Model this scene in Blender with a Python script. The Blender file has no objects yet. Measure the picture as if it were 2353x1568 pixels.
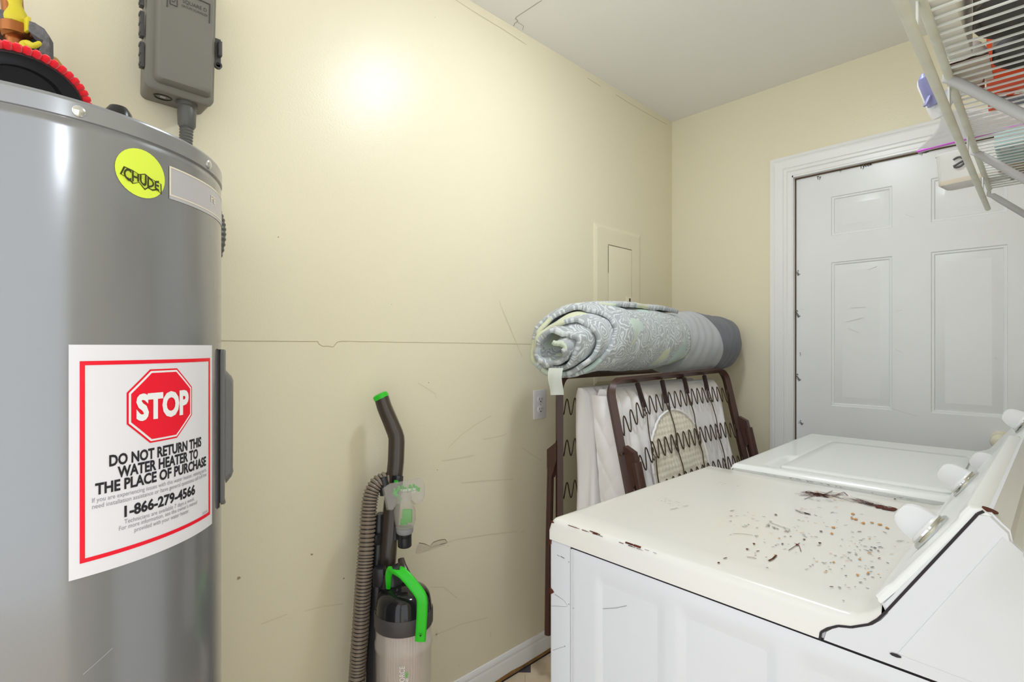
import bpy, bmesh, math, random
from math import sin, cos, pi, radians as R, sqrt, atan2, degrees
from mathutils import Vector as V, Matrix as M, noise

random.seed(7)
SC = bpy.context.scene
COL = SC.collection

# ------------------------------------------------------------------ camera
CAMZ, FPX, YAW, HORIZ = 1.23, 1185.0, R(46.0), 798.0
cd = bpy.data.cameras.new('camera')
cam = bpy.data.objects.new('camera', cd)
COL.objects.link(cam)
cam.location = (0, 0, CAMZ)
cam.rotation_euler = (R(90), 0, YAW - R(90))
cd.sensor_fit = 'HORIZONTAL'
cd.sensor_width = 36.0
cd.lens = FPX / 2353 * 36.0
cd.shift_y = (HORIZ - 784.0) / 2353
cd.clip_start = 0.02
SC.camera = cam

# ------------------------------------------------------------------ light
SC.view_settings.view_transform = 'Standard'
SC.view_settings.look = 'None'
SC.view_settings.gamma = 1.0
SC.view_settings.exposure = 0.83
w = bpy.data.worlds.new('daylight')
SC.world = w
w.use_nodes = True
bg = w.node_tree.nodes['Background']
bg.inputs[0].default_value = (0.92, 0.96, 1.0, 1)
bg.inputs[1].default_value = 1.1
LAMP_POS = V((1.16, 0.66, 2.44))
LAMP_EMIT = 68.0

# ------------------------------------------------------------------ view helpers (turn a measured direction into a place)
FW = V((cos(YAW), sin(YAW), 0))
RT = V((sin(YAW), -cos(YAW), 0))


def ray(px, py):
    return FW + RT * ((px - 1176.5) / FPX) + V((0, 0, (HORIZ - py) / FPX))


def at(px, py, x=None, y=None, z=None, d=None):
    r = ray(px, py)
    if x is not None: t = x / r.x
    elif y is not None: t = y / r.y
    elif z is not None: t = (z - CAMZ) / r.z
    else: t = d
    return r * t + V((0, 0, CAMZ))


# room numbers (metres)
WY, WX, SY, CEIL = 1.3966, 2.5435, -0.17, 2.44

# ------------------------------------------------------------------ materials


def lin(c):
    def f(u):
        u /= 255.0
        return u / 12.92 if u <= 0.04045 else ((u + 0.055) / 1.055) ** 2.4
    return (f(c[0]), f(c[1]), f(c[2]), 1.0)


def mat(name, col, rough=0.5, metal=0.0, bump=None, var=None, spec=0.5, trans=0.0, ior=1.45, emit=None, alpha=1.0, coat=0.0, sheen=0.0):
    m = bpy.data.materials.new(name)
    m.use_nodes = True
    nt = m.node_tree
    b = nt.nodes['Principled BSDF']
    c = lin(col)
    b.inputs['Base Color'].default_value = c
    b.inputs['Roughness'].default_value = rough
    b.inputs['Metallic'].default_value = metal
    b.inputs['Specular IOR Level'].default_value = spec
    b.inputs['Transmission Weight'].default_value = trans
    b.inputs['IOR'].default_value = ior
    b.inputs['Alpha'].default_value = alpha
    b.inputs['Coat Weight'].default_value = coat
    b.inputs['Sheen Weight'].default_value = sheen
    if emit:
        b.inputs['Emission Color'].default_value = lin(emit[0])
        b.inputs['Emission Strength'].default_value = emit[1]
    tc = nt.nodes.new('ShaderNodeTexCoord')
    if var:                                    # (scale, other colour, amount)
        n = nt.nodes.new('ShaderNodeTexNoise')
        n.inputs['Scale'].default_value = var[0]
        n.inputs['Detail'].default_value = 5
        nt.links.new(tc.outputs['Object'], n.inputs['Vector'])
        mr = nt.nodes.new('ShaderNodeMapRange')
        mr.inputs[1].default_value = 0.35
        mr.inputs[2].default_value = 0.7
        mr.inputs[4].default_value = var[2]
        nt.links.new(n.outputs['Fac'], mr.inputs[0])
        mx = nt.nodes.new('ShaderNodeMix')
        mx.data_type = 'RGBA'
        mx.inputs[6].default_value = c
        mx.inputs[7].default_value = lin(var[1])
        nt.links.new(mr.outputs[0], mx.inputs[0])
        nt.links.new(mx.outputs[2], b.inputs['Base Color'])
    if bump:                                   # (scale, strength, distance)
        n2 = nt.nodes.new('ShaderNodeTexNoise')
        n2.inputs['Scale'].default_value = bump[0]
        n2.inputs['Detail'].default_value = 3
        nt.links.new(tc.outputs['Object'], n2.inputs['Vector'])
        bp = nt.nodes.new('ShaderNodeBump')
        bp.inputs['Strength'].default_value = bump[1]
        bp.inputs['Distance'].default_value = bump[2]
        nt.links.new(n2.outputs['Fac'], bp.inputs['Height'])
        nt.links.new(bp.outputs['Normal'], b.inputs['Normal'])
    return m


MT = {}
MT['wall'] = mat('cream_wall_paint', (237, 228, 202), 0.34, bump=(240, 0.35, 0.0012), var=(1.3, (231, 223, 195), 0.5))
MT['wall_mark'] = mat('wall_crack', (172, 156, 128), 0.9)
MT['wall_scuff'] = mat('wall_scuff', (226, 215, 188), 0.6)
MT['wall_plaster'] = mat('bare_plaster', (216, 204, 182), 0.9, bump=(300, 0.6, 0.002))
MT['ceiling'] = mat('ceiling_paint', (248, 248, 246), 0.6, bump=(180, 0.2, 0.001))
MT['trim'] = mat('white_gloss_trim', (242, 242, 241), 0.28, bump=(60, 0.1, 0.001))
MT['door'] = mat('white_door_paint', (240, 241, 242), 0.27, bump=(25, 0.12, 0.001), var=(4, (234, 235, 236), 0.6))
MT['dark_gap'] = mat('dark_gap', (52, 46, 50), 0.9)
MT['weather'] = mat('brown_weatherstrip', (124, 102, 82), 0.8)
MT['jamb'] = mat('jamb_paint', (196, 196, 188), 0.6)
MT['black_ink'] = mat('black_ink', (30, 28, 32), 0.6)
MT['ivory'] = mat('ivory_enamel', (240, 235, 212), 0.18)
MT['heater'] = mat('grey_enamel_steel', (140, 141, 143), 0.2, 0.42, bump=(14, 0.05, 0.004), coat=0.25)
MT['heater_cap'] = mat('grey_enamel_cap', (146, 147, 149), 0.24, 0.4, coat=0.25)
MT['heater_dark'] = mat('grey_plastic_cover', (112, 111, 112), 0.33)
MT['steel'] = mat('bright_screw', (215, 215, 212), 0.2, 0.9)
MT['sticker'] = mat('sticker_white', (229, 227, 232), 0.3)
MT['red'] = mat('sticker_red', (238, 8, 42), 0.4)
MT['ink'] = mat('sticker_black', (34, 30, 38), 0.5)
MT['ink_grey'] = mat('sticker_small_print', (150, 146, 156), 0.5)
MT['yellow'] = mat('fluorescent_yellow', (222, 240, 72), 0.5)
MT['yellow_ink'] = mat('dark_olive_ink', (52, 56, 14), 0.5)
MT['yellow_fill'] = mat('pale_yellow_ink', (196, 214, 60), 0.5)
MT['silver'] = mat('silver_label', (186, 183, 186), 0.3)
MT['silver_light'] = mat('silver_label_edge', (205, 203, 206), 0.3)
MT['cream_ink'] = mat('label_cream', (232, 222, 200), 0.4)
MT['box_grey'] = mat('grey_pvc', (118, 115, 106), 0.42, bump=(400, 0.15, 0.0006))
MT['box_dark'] = mat('dark_grey_pvc', (72, 70, 70), 0.45)
MT['conduit'] = mat('grey_conduit', (92, 92, 88), 0.4)
MT['black'] = mat('black_plastic', (26, 25, 27), 0.3)
MT['black_rough'] = mat('black_rubber', (20, 19, 21), 0.7)
MT['outlet'] = mat('outlet_plastic', (232, 230, 236), 0.3)
MT['floor'] = mat('cream_vinyl', (226, 208, 182), 0.4, var=(14, (206, 184, 150), 0.7))
MT['floor_dot'] = mat('vinyl_dark_square', (82, 76, 80), 0.4)
MT['floor_line'] = mat('vinyl_joint', (176, 156, 128), 0.6)
MT['stain'] = mat('brown_water_stain', (168, 128, 72), 0.7, var=(30, (110, 80, 46), 0.9))
MT['white_metal'] = mat('white_enamel', (216, 218, 223), 0.22, bump=(6, 0.05, 0.004))
MT['white_metal2'] = mat('white_enamel_clean', (232, 234, 233), 0.2)
MT['lid_paint'] = mat('white_enamel_worn', (226, 225, 221), 0.24, var=(3.0, (229, 224, 212), 0.7))
MT['white_plastic'] = mat('white_knob_plastic', (228, 228, 230), 0.25)
MT['chrome'] = mat('chrome', (205, 207, 208), 0.12, 1.0)
MT['rust'] = mat('rust_brown', (98, 38, 16), 0.9, var=(80, (60, 24, 14), 0.9))
MT['rust_orange'] = mat('rust_orange', (206, 146, 76), 0.8)
MT['scratch'] = mat('grey_scratch', (112, 108, 112), 0.8)
MT['shelf_wire'] = mat('white_epoxy_wire', (226, 229, 227), 0.35)
MT['shelf_old'] = mat('aged_epoxy_wire', (222, 225, 215), 0.4, var=(20, (206, 204, 186), 0.6))
MT['brace'] = mat('shelf_brace_steel', (196, 197, 200), 0.4)
MT['brown_steel'] = mat('brown_painted_steel', (74, 47, 39), 0.36, bump=(60, 0.1, 0.001))
MT['spring'] = mat('bronze_spring_wire', (78, 62, 48), 0.4, 0.4)
MT['coil'] = mat('dark_coil_spring', (58, 42, 40), 0.45)
MT['sheet'] = mat('white_cotton_sheet', (248, 245, 246), 0.9, bump=(90, 0.15, 0.002), sheen=0.2)
MT['quilt_cream'] = mat('cream_quilting', (240, 234, 218), 0.95, bump=(140, 0.3, 0.002))
MT['grey_cloth'] = mat('light_grey_cotton', (186, 189, 194), 0.92, bump=(160, 0.2, 0.001), sheen=0.2)
MT['dark_cloth'] = mat('slate_grey_cotton', (112, 114, 124), 0.95, bump=(160, 0.2, 0.001), sheen=0.2)
MT['tag'] = mat('white_satin_tag', (224, 230, 224), 0.5)
MT['vac_brown'] = mat('dark_bronze_plastic', (70, 60, 52), 0.22)
MT['vac_black'] = mat('vacuum_black', (38, 37, 40), 0.3)
MT['vac_grey'] = mat('vacuum_dark_grey', (76, 74, 76), 0.4)
MT['vac_band'] = mat('vacuum_band', (72, 68, 70), 0.5)
MT['vac_gloss'] = mat('vacuum_gloss_black', (30, 29, 32), 0.06)
MT['green'] = mat('bright_green_plastic', (44, 200, 34), 0.35)
MT['hose'] = mat('grey_brown_hose', (136, 122, 108), 0.35)
MT['clear'] = mat('clear_plastic', (240, 230, 222), 0.08, alpha=0.26)
MT['smoke'] = mat('smoky_clear_plastic', (206, 202, 194), 0.1, alpha=0.34)
MT['filter'] = mat('grey_pleated_filter', (206, 192, 184), 0.8)
MT['light_ring'] = mat('light_grey_plastic', (158, 158, 162), 0.35)
MT['white_ink'] = mat('white_lettering', (240, 240, 240), 0.5)
MT['red_chenille'] = mat('red_chenille', (240, 22, 40), 0.9, sheen=0.4)
MT['copper'] = mat('copper_pipe', (168, 104, 58), 0.25, 0.8)
MT['foam'] = mat('grey_pipe_foam', (112, 108, 110), 0.95, bump=(260, 0.8, 0.003), var=(120, (84, 82, 84), 0.8))
MT['tape'] = mat('yellow_sealing_foam', (214, 196, 44), 0.5)
MT['amber'] = mat('amber_glue', (180, 132, 56), 0.25)
MT['bag'] = mat('frosted_bag', (246, 246, 248), 0.3, alpha=0.6)
MT['purple'] = mat('purple_zip', (200, 84, 208), 0.4)
MT['lavender'] = mat('lavender_cap', (136, 138, 186), 0.4)
MT['jug'] = mat('white_jug', (232, 233, 236), 0.35)
MT['paper'] = mat('printed_paper', (214, 206, 196), 0.9, var=(24, (196, 166, 150), 0.6))
MT['orange'] = mat('orange_carton', (240, 92, 46), 0.5)
MT['dark_red'] = mat('dark_red_carton', (120, 34, 14), 0.6)
MT['carton_white'] = mat('white_carton', (232, 230, 224), 0.6)
MT['band_grey'] = mat('carton_grey_band', (136, 140, 156), 0.5)
MT['can_body'] = mat('satin_can', (150, 142, 134), 0.3, 0.5)
MT['can_base'] = mat('charcoal_can_base', (78, 76, 76), 0.5)
MT['teal'] = mat('pale_teal_carton', (176, 206, 208), 0.6)
MT['tub'] = mat('cloudy_tub_plastic', (240, 238, 234), 0.25, alpha=0.55)
MT['tub_stain'] = mat('tan_tub_rim', (224, 210, 190), 0.4, alpha=0.8)
MT['wood'] = mat('tan_board', (176, 150, 124), 0.7)
MT['lamp_glass'] = mat('lit_lamp_glass', (255, 250, 240), 0.4, emit=((238, 246, 255), LAMP_EMIT))


def paisley():
    m = mat('paisley_cotton', (186, 190, 192), 0.92, sheen=0.2)
    nt = m.node_tree
    b = nt.nodes['Principled BSDF']
    tc = nt.nodes.new('ShaderNodeTexCoord')
    wp = nt.nodes.new('ShaderNodeTexNoise')
    wp.inputs['Scale'].default_value = 16
    nt.links.new(tc.outputs['UV'], wp.inputs['Vector'])
    ad = nt.nodes.new('ShaderNodeMixRGB')
    ad.blend_type = 'ADD'
    ad.inputs[0].default_value = 0.07
    nt.links.new(tc.outputs['UV'], ad.inputs[1])
    nt.links.new(wp.outputs['Color'], ad.inputs[2])
    vo = nt.nodes.new('ShaderNodeTexVoronoi')
    vo.inputs['Scale'].default_value = 20
    nt.links.new(ad.outputs[0], vo.inputs['Vector'])
    mu = nt.nodes.new('ShaderNodeMath'); mu.operation = 'MULTIPLY'; mu.inputs[1].default_value = 38
    nt.links.new(vo.outputs['Distance'], mu.inputs[0])
    si = nt.nodes.new('ShaderNodeMath'); si.operation = 'SINE'
    nt.links.new(mu.outputs[0], si.inputs[0])
    r1 = nt.nodes.new('ShaderNodeValToRGB')
    r1.color_ramp.elements[0].position = 0.15
    r1.color_ramp.elements[0].color = lin((170, 175, 178))
    r1.color_ramp.elements[1].position = 0.75
    r1.color_ramp.elements[1].color = lin((214, 218, 220))
    nt.links.new(si.outputs[0], r1.inputs[0])
    n2 = nt.nodes.new('ShaderNodeTexNoise')
    n2.inputs['Scale'].default_value = 6.0
    n2.inputs['Detail'].default_value = 1
    nt.links.new(ad.outputs[0], n2.inputs['Vector'])
    r2 = nt.nodes.new('ShaderNodeValToRGB')
    r2.color_ramp.interpolation = 'CONSTANT'
    r2.color_ramp.elements[0].color = (0, 0, 0, 1)
    r2.color_ramp.elements[1].position = 0.535
    r2.color_ramp.elements[1].color = (1, 1, 1, 1)
    nt.links.new(n2.outputs['Fac'], r2.inputs[0])
    n3 = nt.nodes.new('ShaderNodeTexNoise')
    n3.inputs['Scale'].default_value = 4
    nt.links.new(tc.outputs['UV'], n3.inputs['Vector'])
    r3 = nt.nodes.new('ShaderNodeValToRGB')
    r3.color_ramp.elements[0].position = 0.45
    r3.color_ramp.elements[0].color = lin((190, 210, 204))
    r3.color_ramp.elements[1].position = 0.55
    r3.color_ramp.elements[1].color = lin((212, 214, 184))
    nt.links.new(n3.outputs['Fac'], r3.inputs[0])
    mx = nt.nodes.new('ShaderNodeMixRGB')
    nt.links.new(r2.outputs[0], mx.inputs[0])
    nt.links.new(r1.outputs[0], mx.inputs[1])
    nt.links.new(r3.outputs[0], mx.inputs[2])
    nt.links.new(mx.outputs[0], b.inputs['Base Color'])
    n4 = nt.nodes.new('ShaderNodeTexNoise'); n4.inputs['Scale'].default_value = 30
    nt.links.new(tc.outputs['Object'], n4.inputs['Vector'])
    bp = nt.nodes.new('ShaderNodeBump'); bp.inputs['Strength'].default_value = 0.35; bp.inputs['Distance'].default_value = 0.006
    nt.links.new(n4.outputs['Fac'], bp.inputs['Height'])
    nt.links.new(bp.outputs['Normal'], b.inputs['Normal'])
    return m


MT['paisley'] = paisley()

# ------------------------------------------------------------------ object helpers


def tag(o, label=None, cat=None, group=None, kind=None):
    if label: o['label'] = label
    if cat: o['category'] = cat
    if group: o['group'] = group
    if kind: o['kind'] = kind
    return o


def empty(name, loc, label, cat, group=None, rz=0.0):
    o = bpy.data.objects.new(name, None)
    COL.objects.link(o)
    o.location = loc
    o.rotation_euler = (0, 0, rz)
    o.empty_display_size = 0.05
    return tag(o, label, cat, group)


def orient(d):
    return V(d).normalized().to_track_quat('Z', 'Y').to_matrix().to_4x4()


class MB:
    """collects shapes in one bmesh; world coordinates"""

    def __init__(s):
        s.bm = bmesh.new()
        s.mi = 0

    def _mark(s, faces):
        for f in faces: f.material_index = s.mi

    def _xf(s, verts, mtx):
        bmesh.ops.transform(s.bm, matrix=mtx, verts=verts)

    def box(s, c, size, rot=None, bevel=0.0, seg=2):
        t = bmesh.new()
        bmesh.ops.create_cube(t, size=1.0)
        bmesh.ops.scale(t, vec=size, verts=t.verts)
        if bevel > 0:
            bmesh.ops.bevel(t, geom=t.edges[:], offset=bevel, segments=seg, profile=0.5, affect='EDGES')
        mt = M.Translation(c)
        if rot is not None: mt = mt @ rot
        bmesh.ops.transform(t, matrix=mt, verts=t.verts)
        s.merge(t)
        return s

    def merge(s, t):
        me = bpy.data.meshes.new('t')
        for f in t.faces: f.material_index = s.mi
        t.to_mesh(me)
        t.free()
        s.bm.from_mesh(me)
        bpy.data.meshes.remove(me)

    def span(s, a, b, bevel=0.0, seg=2):
        a, b = V(a), V(b)
        return s.box((a + b) / 2, (abs(b.x - a.x), abs(b.y - a.y), abs(b.z - a.z)), None, bevel, seg)

    def loft(s, rings, closed=True, cap0=True, cap1=True):
        vs = [[s.bm.verts.new(p) for p in rg] for rg in rings]
        n = len(vs[0])
        fs = []
        for i in range(len(vs) - 1):
            for j in range(n if closed else n - 1):
                k = (j + 1) % n
                try: fs.append(s.bm.faces.new((vs[i][j], vs[i][k], vs[i + 1][k], vs[i + 1][j])))
                except ValueError: pass
        if cap0 and n > 2: fs.append(s.bm.faces.new(list(reversed(vs[0]))))
        if cap1 and n > 2: fs.append(s.bm.faces.new(vs[-1]))
        s._mark(fs)
        return s

    def tube(s, path, r, seg=10, cap=True, flat=None, up=None):
        """round tube along a path; r number or list; flat=(a,b) scales the section"""
        P = [V(p) for p in path]
        rings = []
        q = None
        for i, p in enumerate(P):
            d = (P[min(i + 1, len(P) - 1)] - P[max(i - 1, 0)])
            if d.length < 1e-9: d = V((0, 0, 1))
            d.normalize()
            if q is None:
                u = V(up) if up is not None else (V((0, 0, 1)) if abs(d.z) < 0.9 else V((1, 0, 0)))
                u = (u - d * u.dot(d)).normalized()
            else:
                u = (q - d * q.dot(d))
                u = u.normalized() if u.length > 1e-6 else V((1, 0, 0))
            q = u
            v = d.cross(u)
            rr = r[i] if isinstance(r, (list, tuple)) else r
            fa, fb = flat if flat else (1, 1)
            rings.append([p + u * (cos(2 * pi * k / seg) * rr * fa) + v * (sin(2 * pi * k / seg) * rr * fb) for k in range(seg)])
        return s.loft(rings, True, cap, cap)

    def cyl(s, a, b, r0, r1=None, seg=24, cap=True):
        return s.tube([a, b], [r0, r0 if r1 is None else r1], seg, cap)

    def lathe(s, prof, origin=(0, 0, 0), axis=(0, 0, 1), seg=32, cap0=True, cap1=True, squash=(1, 1), a0=0.0):
        mt = M.Translation(origin) @ orient(axis)
        rings = []
        for r, z in prof:
            r = max(r, 1e-5)
            rings.append([mt @ V((cos(a0 + 2 * pi * k / seg) * r * squash[0], sin(a0 + 2 * pi * k / seg) * r * squash[1], z)) for k in range(seg)])
        return s.loft(rings, True, cap0, cap1)

    def prism(s, pts, f, a, b):
        """polygon pts (u,v) pushed from depth a to b; f(u,v,w)->point"""
        return s.loft([[f(u, v, a) for u, v in pts], [f(u, v, b) for u, v in pts]], True)

    def poly(s, pts):
        f = s.bm.faces.new([s.bm.verts.new(p) for p in pts])
        f.material_index = s.mi
        return s

    def strip(s, pts, width, nrm):
        """thin flat line along points lying on a surface with normal nrm"""
        nrm = V(nrm)
        for i in range(len(pts) - 1):
            a, b = V(pts[i]), V(pts[i + 1])
            d = b - a
            if d.length < 1e-7: continue
            sd = d.normalized().cross(nrm) * (width * 0.5)
            s.poly([a - sd, b - sd, b + sd, a + sd])
        return s

    def grid(s, f, nu, nv, uv=False, closeu=False):
        vs = [[s.bm.verts.new(f(i / nu, j / nv)) for j in range(nv + 1)] for i in range(nu + 1)]
        lay = s.bm.loops.layers.uv.verify() if uv else None
        fs = []
        for i in range(nu):
            for j in range(nv):
                fc = s.bm.faces.new((vs[i][j], vs[i + 1][j], vs[i + 1][j + 1], vs[i][j + 1]))
                if uv:
                    for lp, (a, b) in zip(fc.loops, ((i, j), (i + 1, j), (i + 1, j + 1), (i, j + 1))):
                        lp[lay].uv = uv(a / nu, b / nv)
                fs.append(fc)
        s._mark(fs)
        return s

    def build(s, name, mats, parent=None, smooth=40, local=None, mods=None, recalc=True):
        if recalc: bmesh.ops.recalc_face_normals(s.bm, faces=s.bm.faces)
        me = bpy.data.meshes.new(name)
        s.bm.to_mesh(me)
        s.bm.free()
        if not isinstance(mats, (list, tuple)): mats = [mats]
        for m in mats: me.materials.append(MT[m])
        if smooth:
            for p in me.polygons: p.use_smooth = True
            me.set_sharp_from_angle(angle=R(smooth))
        o = bpy.data.objects.new(name, me)
        COL.objects.link(o)
        if parent is not None:
            o.parent = parent
            # shapes are given in world space unless local=True
            if not local:
                chain = M.Identity(4)
                q = parent
                while q is not None:
                    chain = (M.Translation(q.location) @ q.rotation_euler.to_matrix().to_4x4()) @ chain
                    q = q.parent
                me.transform(chain.inverted())
        return o


def smoothstep(a, b, x):
    if a == b: return 1.0 if x > b else 0.0
    t = min(1, max(0, (x - a) / (b - a)))
    return t * t * (3 - 2 * t)


def text_shapes(body, w, h, bold=0.0, shear=0.0, spacing=1.0):
    """flat lettering scaled to width w and cap height h, centred; returns verts, faces"""
    cu = bpy.data.curves.new('t', 'FONT')
    cu.body = body
    cu.offset = bold
    cu.shear = shear
    cu.space_character = spacing
    cu.resolution_u = 3
    ob = bpy.data.objects.new('t', cu)
    COL.objects.link(ob)
    dg = bpy.context.evaluated_depsgraph_get()
    me = bpy.data.meshes.new_from_object(ob.evaluated_get(dg))
    vs = [v.co.copy() for v in me.vertices]
    fs = [list(p.vertices) for p in me.polygons]
    bpy.data.objects.remove(ob)
    bpy.data.curves.remove(cu)
    bpy.data.meshes.remove(me)
    x0, x1 = min(v.x for v in vs), max(v.x for v in vs)
    y0, y1 = (min(v.y for v in vs), max(v.y for v in vs)) if h < 0 else (0.0, 0.70)
    h = abs(h)
    return [((v.x - (x0 + x1) / 2) / (x1 - x0) * w, (v.y - (y0 + y1) / 2) / (y1 - y0) * h) for v in vs], fs


def add_text(mb, body, w, h, f, bold=0.0, shear=0.0, spacing=1.0):
    vs, fs = text_shapes(body, w, h, bold, shear, spacing)
    bv = [mb.bm.verts.new(f(x, y)) for x, y in vs]
    for q in fs:
        try:
            fc = mb.bm.faces.new([bv[i] for i in q])
            fc.material_index = mb.mi
        except ValueError:
            pass


def plane_map(o, ux, uy):
    o, ux, uy = V(o), V(ux).normalized(), V(uy).normalized()
    return lambda a, b: o + ux * a + uy * b


def bez(pts, n=8):
    """smooth curve through points (Catmull-Rom)"""
    P = [V(p) for p in pts]
    P = [P[0] * 2 - P[1]] + P + [P[-1] * 2 - P[-2]]
    out = []
    for i in range(1, len(P) - 2):
        for k in range(n):
            t = k / n
            a, b, c, d = P[i - 1], P[i], P[i + 1], P[i + 2]
            out.append(0.5 * ((2 * b) + (c - a) * t + (2 * a - 5 * b + 4 * c - d) * t * t + (3 * b - a - 3 * c + d) * t ** 3))
    out.append(P[-2])
    return out


# ================================================================== SETTING
def setting():
    x0 = -0.75
    yb = SY
    # floor with dark corner squares and tile joints
    b = MB()
    b.span((x0 - .1, -1.6, -0.1), (WX + .1, WY + .1, 0))
    b.mi = 1
    for i in range(-3, 12):
        for j in range(-8, 8):
            c = at(1200, 1534, z=0.0) + V((i * 0.23, j * 0.23 - .012, 0))
            if x0 < c.x < WX - .05 and -1.5 < c.y < WY - .005:
                a = R(45)
                q = 0.034
                ps = [c + V((cos(a + k * pi / 2 + R(44)), sin(a + k * pi / 2 + R(44)), 0)) * q for k in range(4)]
                b.poly([V((p.x, min(p.y, WY - .003), 0.0006)) for p in ps])
    b.mi = 2
    for i in range(-12, 20):
        c = at(1206, 1533, z=0.0)
        p0 = V((c.x + i * .23 - 2.5, c.y - 2.5, 0.0004))
        pts = []
        for k in range(60):
            p = p0 + V((1, 1, 0)) * (k * 0.085)
            if x0 < p.x < WX and -1.5 < p.y < WY - .01: pts.append(p)
        if len(pts) > 1: b.strip([pts[0], pts[-1]], 0.002, (0, 0, 1))
    tag(b.build('floor', ['floor', 'floor_dot', 'floor_line'], smooth=0, recalc=False), kind='structure')

    # ceiling, with its hairline crack
    b = MB()
    b.span((x0 - .1, -1.6, CEIL), (WX + .1, WY + .1, CEIL + .1))
    b.mi = 1
    zc = CEIL - 0.0006
    b.strip([at(px, py, z=zc) for px, py in ((1245, 1), (1187, 39), (1184, 43), (1190, 48), (1183, 54), (1180, 60))], 0.0022, (0, 0, -1))
    b.strip([at(px, py, z=zc) for px, py in ((1188, 50), (1203, 60), (1201, 69))], 0.0015, (0, 0, -1))
    tag(b.build('ceiling', ['ceiling', 'wall_mark'], smooth=0, recalc=False), kind='structure')

    # left wall with seam cracks, scuffs and a bare plaster chip
    b = MB()
    b.span((x0 - .1, WY, -0.05), (WX + .1, WY + .1, CEIL + .05))
    b.mi = 1
    yw = WY - 0.0006
    nrm = (0, -1, 0)
    wl = lambda L: [at(px, py, y=yw) for px, py in L]
    zs = at(508, 783.7, y=yw).z
    seam = [(300, 782)] + [(508 + 20 * k, 783.7 + .0086 * 20 * k + random.uniform(-.35, .35)) for k in range(11)] + \
        [(730, 785), (733, 791), (742, 796.5), (752, 795.5), (766, 798), (775, 786.5), (784, 784.6), (800, 784.8)]
    b.strip(wl(seam), 0.0013, nrm)
    b.strip(wl([(800 + 20 * k, 784.8 + .0155 * 20 * k + random.uniform(-.4, .4)) for k in range(22)]), 0.001, nrm)
    cl = lambda px, o: (px, .6002 * (px - 1077.5) + o)
    b.strip(wl([cl(1048, 18), cl(1100, 20), cl(1160, 20.5), cl(1210, 23)]), 0.0009, nrm)
    b.strip(wl([cl(1350, 16), cl(1380, 17)]), 0.0016, nrm)
    b.strip(wl([cl(1415, 15), cl(1452, 16), cl(1500, 15), cl(1532, 13)]), 0.0016, nrm)
    for L in ([(1030, 1030), (1060, 1000), (1095, 975), (1130, 955)], [(1015, 1060), (1050, 1054), (1090, 1047)],
              [(1110, 1010), (1160, 1000), (1165, 996)], [(1200, 1030), (1245, 1060)], [(1060, 1110), (1120, 1105), (1180, 1102)],
              [(985, 1260), (1050, 1240), (1130, 1228), (1190, 1222)], [(1195, 1225), (1206, 1221)], [(700, 1405), (738, 1395), (790, 1388)],
              [(960, 880), (1000, 905), (1002, 915)], [(1000, 1460), (1060, 1435), (1120, 1420)], [(1200, 820), (1150, 700), (1148, 690)],
              [(990, 1350), (1020, 1350), (1050, 1375)], [(1002, 1450), (1004, 1464)], [(1126, 1452), (1128, 1464)], [(600, 1435), (660, 1412)]):
        b.mi = 2
        b.strip(wl(L), 0.0034, nrm)
    b.mi = 1
    for px, py, s in ((640, 545, .004), (548, 1330, .009), (790, 1330, .005), (985, 880, .004), (1005, 1080, .004), (716, 1275, .007),
                      (1478, 268, .003), (1030, 1255, .003), (900, 700, .003), (1055, 1530, .003), (1256, 1405, .006), (1000, 40, .002)):
        p = at(px, py, y=yw)
        b.poly([p + V((cos(k * 1.05) * s * random.uniform(.3, .8), 0, sin(k * 1.05) * s * random.uniform(.3, .6))) for k in range(6)])
    b.mi = 3
    chip = [(957, 1258), (963, 1248), (975, 1250), (988, 1256), (997, 1246), (1012, 1241), (1023, 1240), (1028, 1247), (1020, 1254), (1000, 1260), (985, 1266), (965, 1272), (955, 1272)]
    b.poly([at(px, py, y=yw) for px, py in chip])
    b.mi = 1
    b.strip(wl(chip[1:8]), 0.0022, nrm)
    tag(b.build('wall_left', ['wall', 'wall_mark', 'wall_scuff', 'wall_plaster'], smooth=0, recalc=False), kind='structure')

    # end wall around the door opening
    oy0, oy1, oz = -0.095, 0.805, 2.012
    b = MB()
    b.span((WX, oy1, 0), (WX + .12, WY + .1, CEIL))
    b.span((WX, oy0, oz), (WX + .12, oy1, CEIL))
    b.span((WX, yb - .1, 0), (WX + .12, oy0, CEIL))
    tag(b.build('wall_end', 'wall', smooth=0), kind='structure')

    # wall behind the appliances, with the doorway the photo is taken from
    b = MB()
    b.span((0.32, yb - .12, 0), (WX, yb, CEIL))
    b.span((-.58, yb - .12, 2.05), (.32, yb, CEIL))
    b.span((x0, yb - .12, 0), (-.58, yb, CEIL))
    tag(b.build('wall_right', 'wall', smooth=0), kind='structure')
    # the room stays open at x0: a made-up opening that lets in fill light
    b = MB()
    b.span((x0 - .1, yb - .12, 2.38), (x0, WY + .1, CEIL))
    tag(b.build('wall_back', 'wall', smooth=0), kind='structure')

    # door leaf with six panels
    fx = WX + 0.028
    dy0, dy1, dz0, dz1 = -0.0858, 0.7925, 0.012, 1.9945
    py = lambda a: at(a, 600, x=fx).y
    pz = lambda a, px: at(px, a, x=fx).z
    Y = [(py(1909.9), py(2050.3)), (py(2139.2), py(2315.8))]
    Z = [(pz(542.4, 1909.9), pz(452.8, 1909.9)), (pz(932.7, 1908.7), pz(603.6, 1909.1)), (0.24, 0.80)]
    b = MB()
    ys = sorted([dy0, dy1] + [v for p in Y for v in p])
    zs2 = sorted([dz0, dz1] + [v for p in Z for v in p])
    Yp = [tuple(sorted(p)) for p in Y]
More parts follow.
